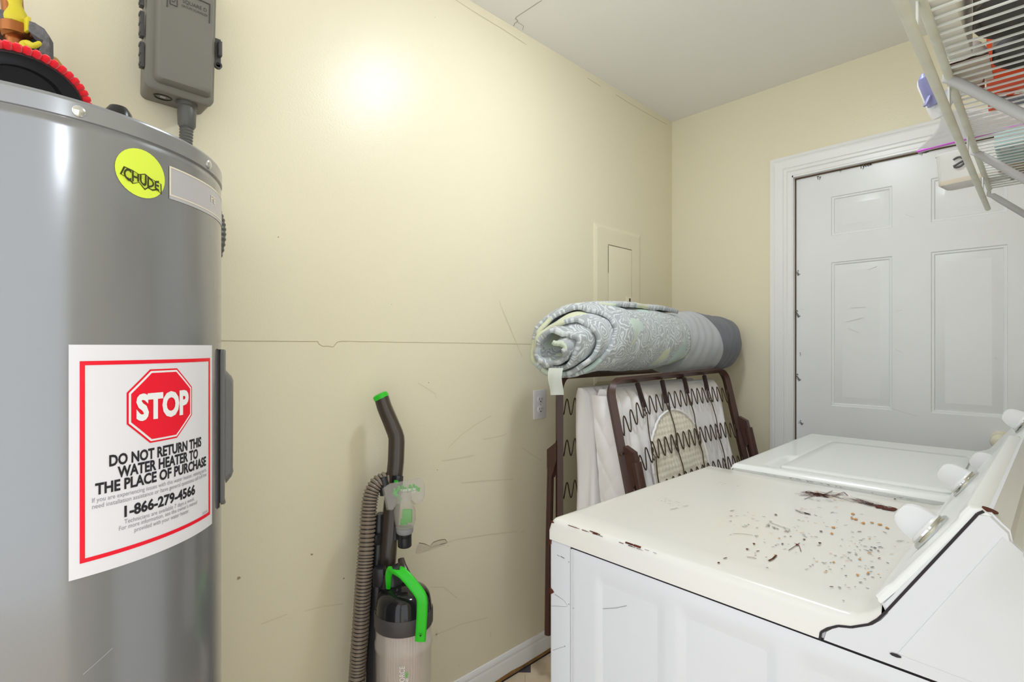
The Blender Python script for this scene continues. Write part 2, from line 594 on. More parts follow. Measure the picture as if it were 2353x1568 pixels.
    for i in range(len(ys) - 1):
        for j in range(len(zs2) - 1):
            c = ((ys[i] + ys[i + 1]) / 2, (zs2[j] + zs2[j + 1]) / 2)
            if any(p[0] < c[0] < p[1] for p in Yp) and any(p[0] < c[1] < p[1] for p in Z): continue
            b.poly([V((fx, ys[i], zs2[j])), V((fx, ys[i + 1], zs2[j])), V((fx, ys[i + 1], zs2[j + 1])), V((fx, ys[i], zs2[j + 1]))])
    for p in Yp:
        for q in Z:
            rings = []
            for ins, dep in ((0, 0), (0.0025, 0.004), (0.009, 0.0045), (0.0125, 0.009), (0.0145, 0.0085), (0.041, 0.0015), (0.043, 0.0015)):
                rings.append([V((fx + dep, p[0] + ins, q[0] + ins)), V((fx + dep, p[1] - ins, q[0] + ins)), V((fx + dep, p[1] - ins, q[1] - ins)), V((fx + dep, p[0] + ins, q[1] - ins))])
            b.loft(rings, True, False, True)
    for a, c in (((dy0, dz0), (dy1, dz0)), ((dy1, dz0), (dy1, dz1)), ((dy1, dz1), (dy0, dz1)), ((dy0, dz1), (dy0, dz0))):
        b.poly([V((fx, a[0], a[1])), V((fx, c[0], c[1])), V((fx + .04, c[0], c[1])), V((fx + .04, a[0], a[1]))])
    bmesh.ops.remove_doubles(b.bm, verts=b.bm.verts, dist=1e-5)
    b.mi = 1                                   # grey scuffs
    for L in ([(1955, 708), (1990, 706)], [(1945, 740), (1985, 730)], [(1950, 755), (1975, 765)], [(2060, 716), (2074, 712)], [(2058, 803), (2075, 812)],
              [(2285, 822), (2292, 826)], [(2080, 493), (2100, 500)], [(1995, 620), (2015, 612)], [(1840, 710), (1848, 712)], [(2050, 940), (2110, 958)]):
        b.strip([at(px, y_, x=fx - .0006) for px, y_ in L], 0.002, (-1, 0, 0))
    d = tag(b.build('door_1', ['door', 'wall_scuff_grey'], smooth=20), kind='structure')
    # house-wrap print showing along the edges
    b = MB()
    for px, y_, wd, rz in ((1834, 628, .016, 60), (1833, 722, .024, 62), (1826, 772, .012, 60), (1839, 814, .004, 0), (1834, 868, .024, 58), (1841, 972, .014, 40)):
        p = at(px, y_, x=fx - .0008)
        a = R(rz)
        add_text(b, 'Tyvek' if wd > .013 else 'Ty', wd * 1.5, .014, plane_map(p, V((0, -cos(a), -sin(a))), V((0, -sin(a), cos(a)))), 0.02, 0.2)
    for px, y_, wd in ((1882, 408, .012), (1931, 391, .006), (1990, 380, .03), (2123, 349, .02)):
        p = at(px, y_, x=fx - .0008)
        a = R(-8)
        add_text(b, 'Tyvek' if wd > .013 else 'Ty', wd * 1.5, .014, plane_map(p, V((0, -cos(a), -sin(a))), V((0, -sin(a), cos(a)))), 0.02, 0.2)
    tag(b.build('printed_mark', 'black_ink', d, smooth=0), 'black house-wrap print showing at the door edge')
    b = MB()
    kb = at(2299, 1016, x=fx - .062)
    b.lathe([(.0, 0), (.013, .0), (.022, .006), (.0275, .018), (.0285, .028), (.026, .04), (.017, .05), (0.0, .053)], kb + V((-.026, 0, 0)), (1, 0, 0), 28)
    b.lathe([(.011, 0), (.011, .03), (.03, .036), (.031, .042)], kb + V((.02, 0, 0)), (1, 0, 0), 24)
    tag(b.build('door_knob', 'ivory', d), 'round ivory door knob')

    # jambs, stop and casing
    b = MB()
    jy = 0.7963
    b.span((WX - .004, jy, 0), (WX + .12, oy1, oz))
    b.span((WX - .004, oy0, 2.0), (WX + .12, oy1, oz))
    b.span((WX - .004, oy0, 0), (WX + .12, oy0 + .009, oz))
    b.mi = 1
    b.span((fx - .007, jy - .0012, 0), (fx + .05, jy + .001, 2.0))
    b.span((fx - .007, oy0, 1.9965), (fx + .05, jy, 2.001))
    b.mi = 0
    # stepped casing profile: (inset from outer edge, projection)
    prof = [(0, 0), (0, .017), (.012, .019), (.016, .016), (.022, .018), (.040, .014), (.052, .0125), (.055, .009), (.058, .012), (.068, .011), (.073, .007), (.0895, .006), (.0905, 0)]
    yo, zo, yl = 0.8905, 2.0975, -0.188
    rings = []
    for ins, pr in prof:
        rings.append([V((WX - pr, yo - ins, 0)), V((WX - pr, yo - ins, zo - ins)), V((WX - pr, max(yl + ins, SY + .001), zo - ins)), V((WX - pr, max(yl + ins, SY + .001), 0))])
    b.loft(rings, False, False, False)
    tag(b.build('trim_1', ['trim', 'weather'], smooth=25), kind='structure')

    # baseboard with water-stained lower edge
    b = MB()
    pr = [(0, .0), (.010, .0), (.010, .062), (.0085, .068), (.007, .072), (.0085, .078), (.0065, .086), (.003, .093), (0, .094)]
    f = lambda u, v, ww: V((ww, WY - u, v))
    b.prism(pr, f, x0, WX)
    b.mi = 1
    pts = [0.012 + 0.01 * noise.noise(V((k * .9, 0, 3))) + .006 for k in range(61)]
    for k in range(60):
        xa, xb = x0 + (WX - x0) * k / 60, x0 + (WX - x0) * (k + 1) / 60
        b.poly([V((xa, WY - .0106, 0)), V((xb, WY - .0106, 0)), V((xb, WY - .0106, pts[k + 1])), V((xa, WY - .0106, pts[k]))])
    b.mi = 2
    b.span((x0, WY - .0122, 0), (WX, WY - .0107, .005))
    tag(b.build('baseboard_left', ['trim', 'stain', 'dark_gap'], smooth=30, recalc=False), kind='structure')
    b = MB()
    b.prism(pr, lambda u, v, ww: V((WX - u, ww, v)), .8925, WY - .0015)
    tag(b.build('baseboard_end', 'trim', smooth=30), kind='structure')


MT['wall_scuff_grey'] = mat('grey_scuff', (222, 222, 223), 0.5)
setting()

# ================================================================== CEILING LAMP (its light)
lp = empty('ceiling_light', LAMP_POS, 'lit round flush ceiling light above the dryer', 'ceiling light')
b = MB()
b.lathe([(.0, 0), (.105, 0), (.11, -.006), (.105, -.016), (.088, -.018), (.0, -.018)], LAMP_POS, (0, 0, 1), 40)
b.build('lamp_base', 'white_metal2', lp)
b = MB()
b.lathe([(.086, -.016), (.086, -.028), (.074, -.038), (.045, -.045), (.0, -.048)], LAMP_POS, (0, 0, 1), 40, False, True)
b.build('lamp_shade', 'lamp_glass', lp)

hl = empty('ceiling_light', (.45, -1.12, 2.44), 'lit globe ceiling light in the room behind the photographer', 'ceiling light')
b = MB()
b.lathe([(.05, 0), (.05, -.02), (.008, -.03), (.008, -.31), (.02, -.32), (.0, -.325)], (.44, -1.12, 2.44), (0, 0, 1), 20)
b.build('lamp_base', 'white_metal2', hl)
b = MB()
b.lathe([(.0, .06), (.02, .055), (.035, .035), (.042, 0), (.035, -.035), (.02, -.055), (.0, -.06)], (.44, -1.12, 2.05), (0, 0, 1), 28)
b.build('lamp_shade', 'lamp_glass', hl)

# ================================================================== WATER HEATER
HX, HY, HR = 0.0227, 1.0798, 0.25


def cp(th, z, r=HR):
    a = R(th)
    return V((HX + cos(a) * r, HY + sin(a) * r, z))


def cyl_text(mb, body, th0, th1, z, h, bold=0.0, r=HR + .0022, slope=0.0, spacing=1.0):
    thc = (th0 + th1) / 2
    wd = R(th1 - th0) * HR
    add_text(mb, body, wd, h, lambda x, y: cp(thc + degrees(x / HR), z + y + slope * x, r), bold, 0, spacing)


def cyl_patch(mb, th0, th1, z0, z1, r, n=24):
    mb.grid(lambda u, v: cp(th0 + (th1 - th0) * u, z0 + (z1 - z0) * v, r), n, 1)


def heater():
    h = empty('water_heater', (HX, HY, 0), 'tall grey cylindrical water heater with a red STOP sticker', 'water heater')
    b = MB()
    b.lathe([(.236, .0), (.236, .03), (.25, .032), (.25, .036), (.25, .4), (.25, .8), (.25, 1.2), (.25, 1.5), (.25, 1.505), (.2485, 1.509), (.2485, 1.5125)], (HX, HY, 0), (0, 0, 1), 128, True, False)
    b.mi = 1
    sc = [at(198, 1499, d=.8), at(292, 1461, d=.8)]
    b.build('tank', ['heater', 'silver'], h)
    b = MB()
    b.lathe([(.2485, 1.5115), (.2512, 1.5125), (.2512, 1.5132), (.2512, 1.5315), (.2512, 1.533), (.2498, 1.5362), (.247, 1.537), (.0, 1.537)], (HX, HY, 0), (0, 0, 1), 128, False, True)
    b.build('top_cap', 'heater_cap', h)
    for th, z in ((-82.05, 1.5215), (-37.1, 1.5215), (8, 1.5215), (-127, 1.5215)):
        b = MB()
        b.lathe([(.0072, 0), (.007, .002), (.0045, .0038), (0, .0042)], cp(th, z, .2508), cp(th, 0, 1) - cp(th, 0, 0), 16)
        b.build('screw', 'steel', h)
    # black pipe cap peeping over the rim
    p = at(272, 262, d=.725)
    b = MB()
    b.lathe([(.0168, 0), (.0168, .012), (.0155, .022), (.0105, .030), (.0, .033)], (p.x, p.y, 1.537), (0, 0, 1), 28)
    b.build('pipe_cap', 'black', h)
    # big warning sticker
    b = MB()
    n = 30
    t0, t1, z0, z1 = -84.2, -33.7, .9432, 1.233
    b.grid(lambda u, v: cp(t0 + (t1 - t0) * u, z0 + (z1 - z0) * v, HR + .0007), n, 2)
    st = b.build('warning_sticker', 'sticker', h)
    b = MB()
    bt0, bt1, bz0, bz1, bw = -81.8, -35.6, .9612, 1.2125, .0052
    bd = degrees(bw / HR)
    r1 = HR + .0011
    cyl_patch(b, bt0, bt1, bz0, bz0 + bw, r1, 30)
    cyl_patch(b, bt0, bt1, bz1 - bw, bz1, r1, 30)
    cyl_patch(b, bt0, bt0 + bd, bz0 + bw, bz1 - bw, r1, 2)
    cyl_patch(b, bt1 - bd, bt1, bz0 + bw, bz1 - bw, r1, 2)
    b.build('sticker_border', 'red', st, smooth=60)
    oc, oz = -58.8, 1.1488

    def octa(mb, rad, r):
        k = rad / cos(pi / 8)
        P = [(cos(pi / 8 + i * pi / 4) * k, sin(pi / 8 + i * pi / 4) * k) for i in range(8)]
        c = mb.bm.verts.new(cp(oc, oz, r))
        vs = []
        for i in range(8):
            for q in range(5):
                x = P[i][0] + (P[(i + 1) % 8][0] - P[i][0]) * q / 5
                y = P[i][1] + (P[(i + 1) % 8][1] - P[i][1]) * q / 5
                vs.append((x, y))
        prev = None
        rings = []
        for s in (1, .75, .5, .25):
            rings.append([mb.bm.verts.new(cp(oc + degrees(x * s / HR), oz + y * s, r)) for x, y in vs])
        m = len(vs)
        for a, bb in zip(rings, rings[1:]):
            for i in range(m):
                f = mb.bm.faces.new((a[i], a[(i + 1) % m], bb[(i + 1) % m], bb[i])); f.material_index = mb.mi
        for i in range(m):
            f = mb.bm.faces.new((rings[-1][i], rings[-1][(i + 1) % m], c)); f.material_index = mb.mi
    b = MB()
    octa(b, .0505, HR + .0011)
    b.mi = 1
    octa(b, .0482, HR + .0015)
    b.mi = 0
    octa(b, .0455, HR + .0019)
    b.mi = 1
    cyl_text(b, 'STOP', -67.9, -49.3, 1.149, .0325, .05, HR + .0026)
    b.build('stop_sign', ['red', 'white_ink'], st, smooth=60)
    rr = HR + .0012
    for body, t0_, t1_, z_ in (('DO NOT RETURN THIS', -74.9, -42.0, 1.0835), ('WATER HEATER TO', -72.8, -44.0, 1.0668), ('THE PLACE OF PURCHASE', -78.3, -38.8, 1.0503), ('1-866-279-4566', -71.0, -45.6, 1.0135)):
        b = MB()
        cyl_text(b, body, t0_, t1_, z_, .0138, .035, rr)
        b.build('lettering', 'ink', st, smooth=0)
    for body, t0_, t1_, z_, h_ in (('If you are experiencing issues with this water heater, missing parts,', -79, -38.5, 1.0368, .0058), ('need installation assistance or have general questions call toll free', -79, -38.5, 1.0290, .0058),
                                   ('Technicians are available 7 days a week.', -71.0, -45.9, 1.0000, .0058), ("For more information, see the owner's manual", -72.4, -44.5, .9930, .0058),
                                   ('provided with your water heater.', -68.2, -48.6, .9855, .0058), ('A20146', -41.2, -37.8, .9700, .004)):
        b = MB()
        cyl_text(b, body, t0_, t1_, z_, h_, 0, rr)
        b.build('small_print', 'ink_grey', st, smooth=0)
    # round fluorescent sticker
    rc, rz, ra = -66.0, 1.4652, .0325
    b = MB()

    def disc(mb, thc, zc, ax, az, r, n=36):
        c = mb.bm.verts.new(cp(thc, zc, r))
        rings = [[mb.bm.verts.new(cp(thc + degrees(ax * s * cos(2 * pi * i / n) / HR), zc + az * s * sin(2 * pi * i / n), r)) for i in range(n)] for s in (1, .6, .3)]
        for a, bb in zip(rings, rings[1:]):
            for i in range(n):
                f = mb.bm.faces.new((a[i], a[(i + 1) % n], bb[(i + 1) % n], bb[i])); f.material_index = mb.mi
        for i in range(n):
            f = mb.bm.faces.new((rings[-1][i], rings[-1][(i + 1) % n], c)); f.material_index = mb.mi
    disc(b, rc, rz, ra, ra, HR + .0007)
    ys = b.build('round_sticker', 'yellow', h, smooth=60)
    # ragged wing-shaped lettering banner
    b = MB()
    L = lambda x, y, r=HR + .0011: cp(rc + degrees(x / HR), rz + y, r)
    top = [(-.027, -.0085), (-.0225, .003), (-.012, .001), (-.004, -.002), (.004, .001), (.012, -.003), (.027, -.0065)]
    bot = [(.0275, -.021), (.021, -.0165), (.014, -.0195), (.008, -.0175), (.0035, -.0215), (-.004, -.0135), (-.012, -.0175), (-.018, -.0115)]
    b.poly([L(x, y) for x, y in top + bot])
    b.mi = 1
    k = .86
    sh = lambda x, y: (x * .93, -.0085 + (y + .0085) * .84)
    b.poly([L(*sh(x, y), HR + .0014) for x, y in top + bot])
    b.mi = 0
    vs, fs = text_shapes('CHUDE', .046, .0125, .03)
    bv = [b.bm.verts.new(L(x, y * (1 + .25 * sin(x * 300)) - .0082 - .1 * x, HR + .0017)) for x, y in vs]
    for q in fs:
        b.bm.faces.new([bv[i] for i in q])
    b.build('sticker_lettering', ['yellow_ink', 'yellow_fill'], ys, smooth=0)
    # silver name label
    b = MB()
    cyl_patch(b, -56.9, -10, 1.4425, 1.4890, HR + .0006, 24)
    b.mi = 1
    cyl_patch(b, -56.9, -10, 1.4472, 1.4490, HR + .0009, 24)
    cyl_patch(b, -56.9, -10, 1.4870, 1.4892, HR + .0009, 24)
    cyl_patch(b, -56.9, -56.3, 1.4490, 1.4870, HR + .0009, 2)
    cyl_text(b, 'PE', -34.8, -30.4, 1.471, .011, .01, HR + .0012)
    b.build('name_label', ['silver', 'cream_ink'], h, smooth=60)
    # element access cover at the side
    b = MB()
    g = lambda t0, t1, z0, z1, r0, r1, ins: [[cp(t, z, r) for t, z in ((t0 + i_, z0 + j_), (t1 - i_, z0 + j_), (t1 - i_, z1 - j_), (t0 + i_, z1 - j_))] for i_, j_, r in ((0, 0, r0), (0, 0, r1 - .004), (ins, ins * .0045, r1))]
    b.mi = 1
    b.loft(g(-27.6, 2, .958, 1.228, .246, .2535, .6))
    b.mi = 0

    def rr_ring(tc, zc, ht, hz, r, cr, n=6):
        out = []
        for sx, sy, a0 in ((1, 1, 0), (-1, 1, 90), (-1, -1, 180), (1, -1, 270)):
            for i in range(n + 1):
                a = R(a0 + 90 * i / n)
                x = sx * (ht - cr) + cos(a) * cr
                y = sy * (hz - cr) + sin(a) * cr
                out.append(cp(tc + degrees(x / HR), zc + y, r))
        return out
    tc, zc = -11.5, 1.093
    b.loft([rr_ring(tc, zc, .060, .133, .2525, .012), rr_ring(tc, zc, .060, .133, .2575, .012), rr_ring(tc, zc, .058, .131, .2592, .012)])
    b.loft([rr_ring(tc - 1, zc - .002, .047, .098, .2585, .015), rr_ring(tc - 1, zc - .002, .043, .088, .2665, .015), rr_ring(tc - 1, zc - .002, .037, .080, .2692, .014)])
    b.build('access_cover', ['heater_dark', 'black'], h, smooth=35)
    # flat scratch on the lower tank
    b = MB()
    p, q = -73, -66
    b.grid(lambda u, v: cp(-81 + 7 * u, .822 + .018 * u + .0006 * v, HR + .0004), 4, 1)
    b.build('scratch_mark', 'silver', h, smooth=60)


heater()

# things lying on the heater
mop = empty('duster_head', at(60, 215, d=.86) * 1.0, 'red chenille duster head with black backing on top of heater', 'duster')


def duster():
    zt = 1.5375
    c = at(52, 214, d=.80)
    # disc leaning back, its black underside towards the room
    n = V((.30, -.80, -.42)).normalized()
    u = V((0, 0, 1)).cross(n).normalized()
    u = n.cross(V((0, 0, 1))).normalized()
    up = n.cross(u).normalized()
    if up.z < 0: up = -up
    rad_u, rad_v = .085, .062
    if u.dot(RT) < 0: u = -u
    b = MB()
    for rw, ro, dn in ((0, 1.0, 0), (1, .97, -.008)):
        nn = 46
        for k in range(nn):
            a = 2 * pi * (k + .5 * rw) / nn
            p = c + u * (cos(a) * rad_u * ro) + up * (sin(a) * rad_v * ro) + n * dn
            d = (u * cos(a) * .9 + up * sin(a) + n * (.25 - .6 * rw)).normalized()
            if p.z < zt - .02: continue
            b.tube([p - d * .010, p - d * .004, p + d * .003, p + d * .007], [.0045, .0062, .0062, .0032], 8)
    b.build('chenille_fringe', 'red_chenille', mop)
    b = MB()
    ring = lambda s, o: [c + u * (cos(2 * pi * k / 40) * rad_u * s) + up * (sin(2 * pi * k / 40) * rad_v * s) + n * o for k in range(40)]
    b.loft([ring(.93, -.012), ring(.93, .004), ring(.88, .008), ring(.84, .006), ring(.62, .004), ring(.56, -.004), ring(.3, -.006)])
    b.build('backing_plate', 'vac_black', mop)


duster()

pipe = empty('pipe_fitting', at(60, 120, d=.98), 'copper pipe fitting wrapped in grey foam with yellow sealant behind red duster', 'pipe')


def pipework():
    D = .95
    a = lambda px, py, d=D: at(px, py, d=d)
    base = 1.5385
    b = MB()
    p = a(45, 150)
    b.tube(bez([V((p.x, p.y, base)), a(40, 130), a(34, 90), a(30, 40), a(24, -40), a(20, -120)], 6), .016, 16)
    b.lathe([(.02, -.012), (.026, -.008), (.026, .01), (.018, .016)], a(38, 75), (0, 0, 1), 20)
    b.build('copper_pipe', 'copper', pipe)
    b = MB()
    pts = bez([a(35, 62, .945), a(38, 30, .945), a(30, 0, .945), a(12, -30, .945)], 6)
    b.tube(pts, [.014 + .004 * sin(i * .5) for i in range(len(pts))], 14)
    b.build('yellow_sealant', 'tape', pipe)
    b = MB()
    b.tube(bez([a(58, 150, .90), a(56, 130, .90), a(58, 105, .90), a(66, 96, .90)], 5), [.006 + .004 * sin(i * .25) for i in range(16)], 10)
    b.build('yellow_sealant', 'tape', pipe)
    b = MB()
    b.tube(bez([a(64, 100, .90), a(78, 105, .895), a(94, 98, .90)], 5), [.0055, .0055, .005, .005, .005, .005, .0045, .0045, .004, .004, .0025], 10)
    b.build('yellow_sealant', 'tape', pipe)
    for c_, sz, ro in ((a(62, 58, .94), (.006, .02, .026), .3), (a(68, 138, .90), (.012, .008, .012), 0), (a(30, 118, .90), (.005, .006, .016), .2)):
        b = MB()
        b.box(c_, sz, M.Rotation(ro, 4, 'Z'), .002)
        b.build('yellow_sealant', 'tape', pipe)
    b = MB()
    q = [a(67, 48, .93), a(80, 52, .93), a(102, 66, .93), a(113, 82, .93), a(114, 158, .93), a(96, 158, .93), a(98, 134, .93), a(88, 118, .93), a(100, 92, .93), a(90, 88, .93), a(72, 76, .93), a(66, 70, .93)]
    back = V((FW.x, FW.y, 0)) * .022 - RT * .012
    b.loft([q, [x + back for x in q]])
    q2 = [a(-40, 12, .93), a(4, 22, .93), a(27, 32, .93), a(27, 60, .93), a(10, 62, .93), a(-8, 80, .93), a(-40, 92, .93)]
    b.loft([q2, [x + back for x in q2]])
    q3 = [a(-40, 96, .91), a(6, 100, .91), a(26, 112, .91), a(24, 150, .91), a(-40, 150, .91)]
    b.loft([q3, [x + back * .6 for x in q3]])
    b.build('foam_insulation', 'foam', pipe, smooth=20)
    b = MB()
    q = [a(34, 80, .955), a(62, 78, .955), a(98, 90, .955), a(100, 135, .955), a(84, 150, .955), a(36, 150, .955)]
    b.loft([q, [x + back * .5 for x in q]])
    b.build('foam_core', 'black_rough', pipe)
    b = MB()
    b.lathe([(0, -.03), (.014, -.026), (.018, -.008), (.016, .006), (.008, .016), (0, .019)], a(119, 152, .96), (.1, 0, 1), 16)
    b.build('amber_blob', 'amber', pipe)


pipework()


# ================================================================== GREY ELECTRICAL BOX ON THE WALL
def elbox():
    e = empty('junction_box', (.262, WY, 1.78), 'grey plastic electrical box on wall above the water heater', 'electrical box')
    x0, x1, z0, z1 = .197, .327, 1.778, 2.085
    yf, ym = 1.296, 1.325
    tilt = M.Translation((.262, 0, 1.78)) @ M.Rotation(R(1.2), 4, 'Y') @ M.Translation((-.262, 0, -1.78))

    def rr(xa, xb, za, zb, r, y, n=5):
        o = []
        for cx_, cz_, a0 in ((xb - r, zb - r, 0), (xa + r, zb - r, 90), (xa + r, za + r, 180), (xb - r, za + r, 270)):
            for i in range(n + 1):
                a = R(a0 + 90 * i / n)
                o.append(tilt @ V((cx_ + cos(a) * r, y, cz_ + sin(a) * r)))
        return o
    b = MB()
    b.loft([rr(x0 + .004, x1 - .004, z0 + .004, z1, .012, WY - .001), rr(x0 + .002, x1 - .002, z0 + .002, z1, .012, ym)])
    for rad in (.0115,):                       # knock-out rings underneath
        pts = [V((.236 + cos(t * pi / 8) * rad, 1.352 + sin(t * pi / 8) * rad * .8, z0 + .0035)) for t in range(17)]
        b.tube(pts, .0011, 6)
    b.mi = 1
    pts = [V((.236 + cos(t * pi / 10) * .0165, 1.352 + sin(t * pi / 10) * .0135, z0 + .0030)) for t in range(21)]
    b.tube(pts, .0016, 6)
    b.mi = 2
    b.box((.236, 1.352, z0 + .0032), (.010, .008, .0008))
    b.build('box_body', ['box_grey', 'black', 'silver'], e)
    b = MB()
    b.loft([rr(x0, x1, z0, z1 + .004, .014, ym + .004), rr(x0, x1, z0, z1 + .004, .014, ym - .008), rr(x0 + .004, x1 - .004, z0 + .004, z1, .013, ym - .012),
            rr(x0 + .014, x1 - .006, z0 + .014, z1 - .008, .012, ym - .013), rr(x0 + .018, x1 - .008, z0 + .017, z1 - .01, .012, yf + .004), rr(x0 + .022, x1 - .011, z0 + .021, z1 - .014, .012, yf)])
    lid = b.build('box_lid', 'box_grey', e)
    # raised trade mark on the lid
    b = MB()
    o = tilt @ V((.268, yf - .0008, 1.974))
    pm = plane_map(o, tilt.to_3x3() @ V((1, 0, 0)), tilt.to_3x3() @ V((0, 0, 1)))
    for (u0, v0, u1, v1) in ((-.038, -.022, -.038, .022), (-.038, .022, .042, .022), (.042, .022, .042, -.020)):
        b.tube([pm(u0, v0), pm(u1, v1)], .0009, 6)
    for (u0, v0, u1, v1) in ((-.033, -.013, -.033, .013), (-.033, .013, -.02, .013), (-.02, .013, -.02, -.013), (-.033, -.013, -.02, -.013)):
        b.tube([pm(u0, v0), pm(u1, v1)], .0007, 6)
    add_text(b, 'D', .006, .014, lambda x, y: pm(x - .0265, y))
    add_text(b, 'SQUARE D', .046, .008, lambda x, y: pm(x + .013, y + .005))
    add_text(b, 'GROUPE SCHNEIDER', .050, .005, lambda x, y: pm(x + .013, y - .006))
    tag(b.build('raised_logo', 'box_dark', lid, smooth=30), 'raised lettering panel')
    for k in range(4):                         # hinge knuckles on the left side
        zc = 1.845 + .064 * k
        b = MB()
        b.box((x0 - .0035, ym - .002, zc), (.008, .016, .052), None, .001)
        for q in (-.02, .0, .02):
            b.box((x0 - .007, ym - .004, zc + q), (.004, .012, .006), None, .0008)
        b.build('hinge', 'box_dark', e)
    b = MB()
    b.box((x1 + .008, ym - .003, 1.908), (.016, .006, .060), None, .0015)
    b.box((x1 + .012, ym - .010, 1.912), (.008, .014, .034), None, .0015)
    b.lathe([(.0085, 0), (.0085, .006), (.005, .006), (.005, 0)], (x1 + .009, ym - .004, 1.876), (0, -1, 0), 16)
    b.build('latch', 'box_dark', e)
    b = MB()
    hp = V((.280, 1.345, 1.779))
    b.lathe([(.021, .0), (.021, -.008), (.018, -.010), (.0185, -.022), (.0175, -.05), (.014, -.056), (.012, -.056)], hp, (0, 0, 1), 24)
    b.build('conduit_hub', 'conduit', e)
    b = MB()
    path = bez([hp + V((0, 0, -.05)), hp + V((-.002, .002, -.09)), V((.272, 1.350, 1.655)), V((.290, 1.352, 1.60)), V((.330, 1.340, 1.555)), V((.343, 1.332, 1.50)), V((.330, 1.335, 1.43)), V((.28, 1.35, 1.37)), V((.22, 1.36, 1.33))], 24)
    rad = [.0128 + .0012 * (1 if (i // 2) % 2 else -.4) for i in range(len(path))]
    b.tube(path, rad, 14)
    b.build('flexible_conduit', 'conduit', e, smooth=60)


elbox()


# ================================================================== OUTLET AND BREAKER PANEL
def outlet():
    o = empty('wall_outlet', (1.498, WY, 1.003), 'white duplex wall outlet on the cream wall left of the folded bed', 'outlet')
    b = MB()
    b.box((1.498, WY - .003, 1.003), (.070, .006, .115), None, .0025)
    b.build('cover_plate', 'outlet', o)
    for dz in (.0195, -.0195):
        b = MB()
        b.lathe([(.0172, 0), (.0172, .0028), (.016, .0036), (0, .0036)], (1.498, WY - .0055, 1.003 + dz), (0, -1, 0), 24, squash=(1, .82))
        b.mi = 1
        for sx, hh in ((-.0062, .009), (.0062, .007)):
            b.box((1.498 + sx, WY - .0092, 1.003 + dz + .003), (.0018, .0008, hh))
        b.lathe([(.0026, 0), (.0026, .0005)], (1.498, WY - .0091, 1.003 + dz - .0075), (0, -1, 0), 10)
        b.build('receptacle', ['outlet', 'black'], o)
    b = MB()
    b.lathe([(.0028, 0), (.002, .0012)], (1.498, WY - .0058, 1.003), (0, -1, 0), 10)
    b.build('screw', 'steel', o)


outlet()


def breaker():
    o = empty('breaker_panel', (2.04, WY, 1.5), 'cream painted breaker panel cover flush on the wall above the bed', 'breaker panel')
    x0, x1, z0, z1 = 1.853, 2.227, 1.06, 1.784
    dx0, dx1, dz0, dz1 = 1.951, 2.146, 1.16, 1.699
    b = MB()
    y = WY
    f = lambda xa, xb, za, zb, yy: [V((xa, yy, za)), V((xb, yy, za)), V((xb, yy, zb)), V((xa, yy, zb))]
    b.loft([f(x0, x1, z0, z1, y), f(x0, x1, z0, z1, y - .003), f(x0 + .016, x1 - .016, z0 + .016, z1 - .016, y - .008), f(dx0 - .001, dx1 + .001, dz0 - .001, dz1 + .001, y - .008), f(dx0 - .001, dx1 + .001, dz0 - .001, dz1 + .001, y - .002)], True, False, True)
    b.build('panel_frame', 'wall', o, smooth=15)
    b = MB()
    b.loft([f(dx0 + .003, dx1 - .002, dz0, dz1 - .003, y - .0025), f(dx0 + .003, dx1 - .002, dz0, dz1 - .003, y - .008), f(dx0 + .013, dx1 - .01, dz0 + .01, dz1 - .016, y - .0105)], True, False, True)
    dr = b.build('panel_door', 'wall', o, smooth=15)
    b = MB()
    b.span((dx0 - .0005, y - .0024, dz0), (dx0 + .0035, y - .0018, dz1))
    b.span((dx0, y - .0024, dz1 - .0035), (dx1, y - .0018, dz1))
    b.span((dx0 - .0008, y - .0084, dz1 - .006), (dx0 + .0022, y - .0079, dz1 - .13))
    b.build('door_gap', 'dark_gap', o, smooth=0)
    b = MB()
    b.box((2.117, y - .0115, 1.432), (.054, .004, .075), None, .001)
    b.mi = 1
    b.box((2.119, y - .0138, 1.452), (.012, .001, .022))
    b.build('latch', ['wall', 'black'], dr)
    for px, py in ((1372, 526), (1467, 550)):
        b = MB()
        p = at(px, py, y=y - .006)
        b.lathe([(.0055, 0), (.005, .002), (.002, .003), (0, .003)], p, (0, -1, 0), 12)
        b.build('screw', 'wall', o)


breaker()


# ================================================================== DRYER
DO = V((.764, .684, 0))
DRZ = R(-.9)
DROT = M.Translation(DO) @ M.Rotation(DRZ, 4, 'Z')
DW, DD, DT, DG = .668, .684, .893, .849       # width, depth, top, seam height


def dl(P):
    return DROT.inverted() @ V(P)


def knob(parent, base, nrm, updir, size=1.0, matw='white_plastic'):
    """timer knob: chrome ring, skirt and a half-round finger blade; world coordinates"""
    n = V(nrm).normalized()
    k = MB()
    k.lathe([(.0, 0), (.033 * size, 0), (.034 * size, .003), (.031 * size, .006), (.029 * size, .0065), (.029 * size, .009), (.0, .009)], base, n, 32)
    k.mi = 1
    k.lathe([(.028 * size, .009), (.0275 * size, .012 * size), (.025 * size, .0145 * size), (.0, .015 * size)], base, n, 32)
    up = V(updir).normalized()
    sd = n.cross(up).normalized()
    prof = []
    for i in range(13):
        a = pi * i / 12
        prof.append((math.copysign(abs(cos(a)) ** .62, cos(a)) * .027 * size * (1 - .12 * sin(a)), .010 + sin(a) ** .75 * .041 * size))
    rings = []
    for o, s in ((-.0085, .86), (-.007, .96), (0, 1), (.007, .96), (.0085, .86)):
        rings.append([base + up * (u * s) + n * (.010 + (v - .010) * s) + sd * (o * size) for u, v in prof])
    k.loft(rings)
    return k.build('knob', ['chrome', matw], parent)


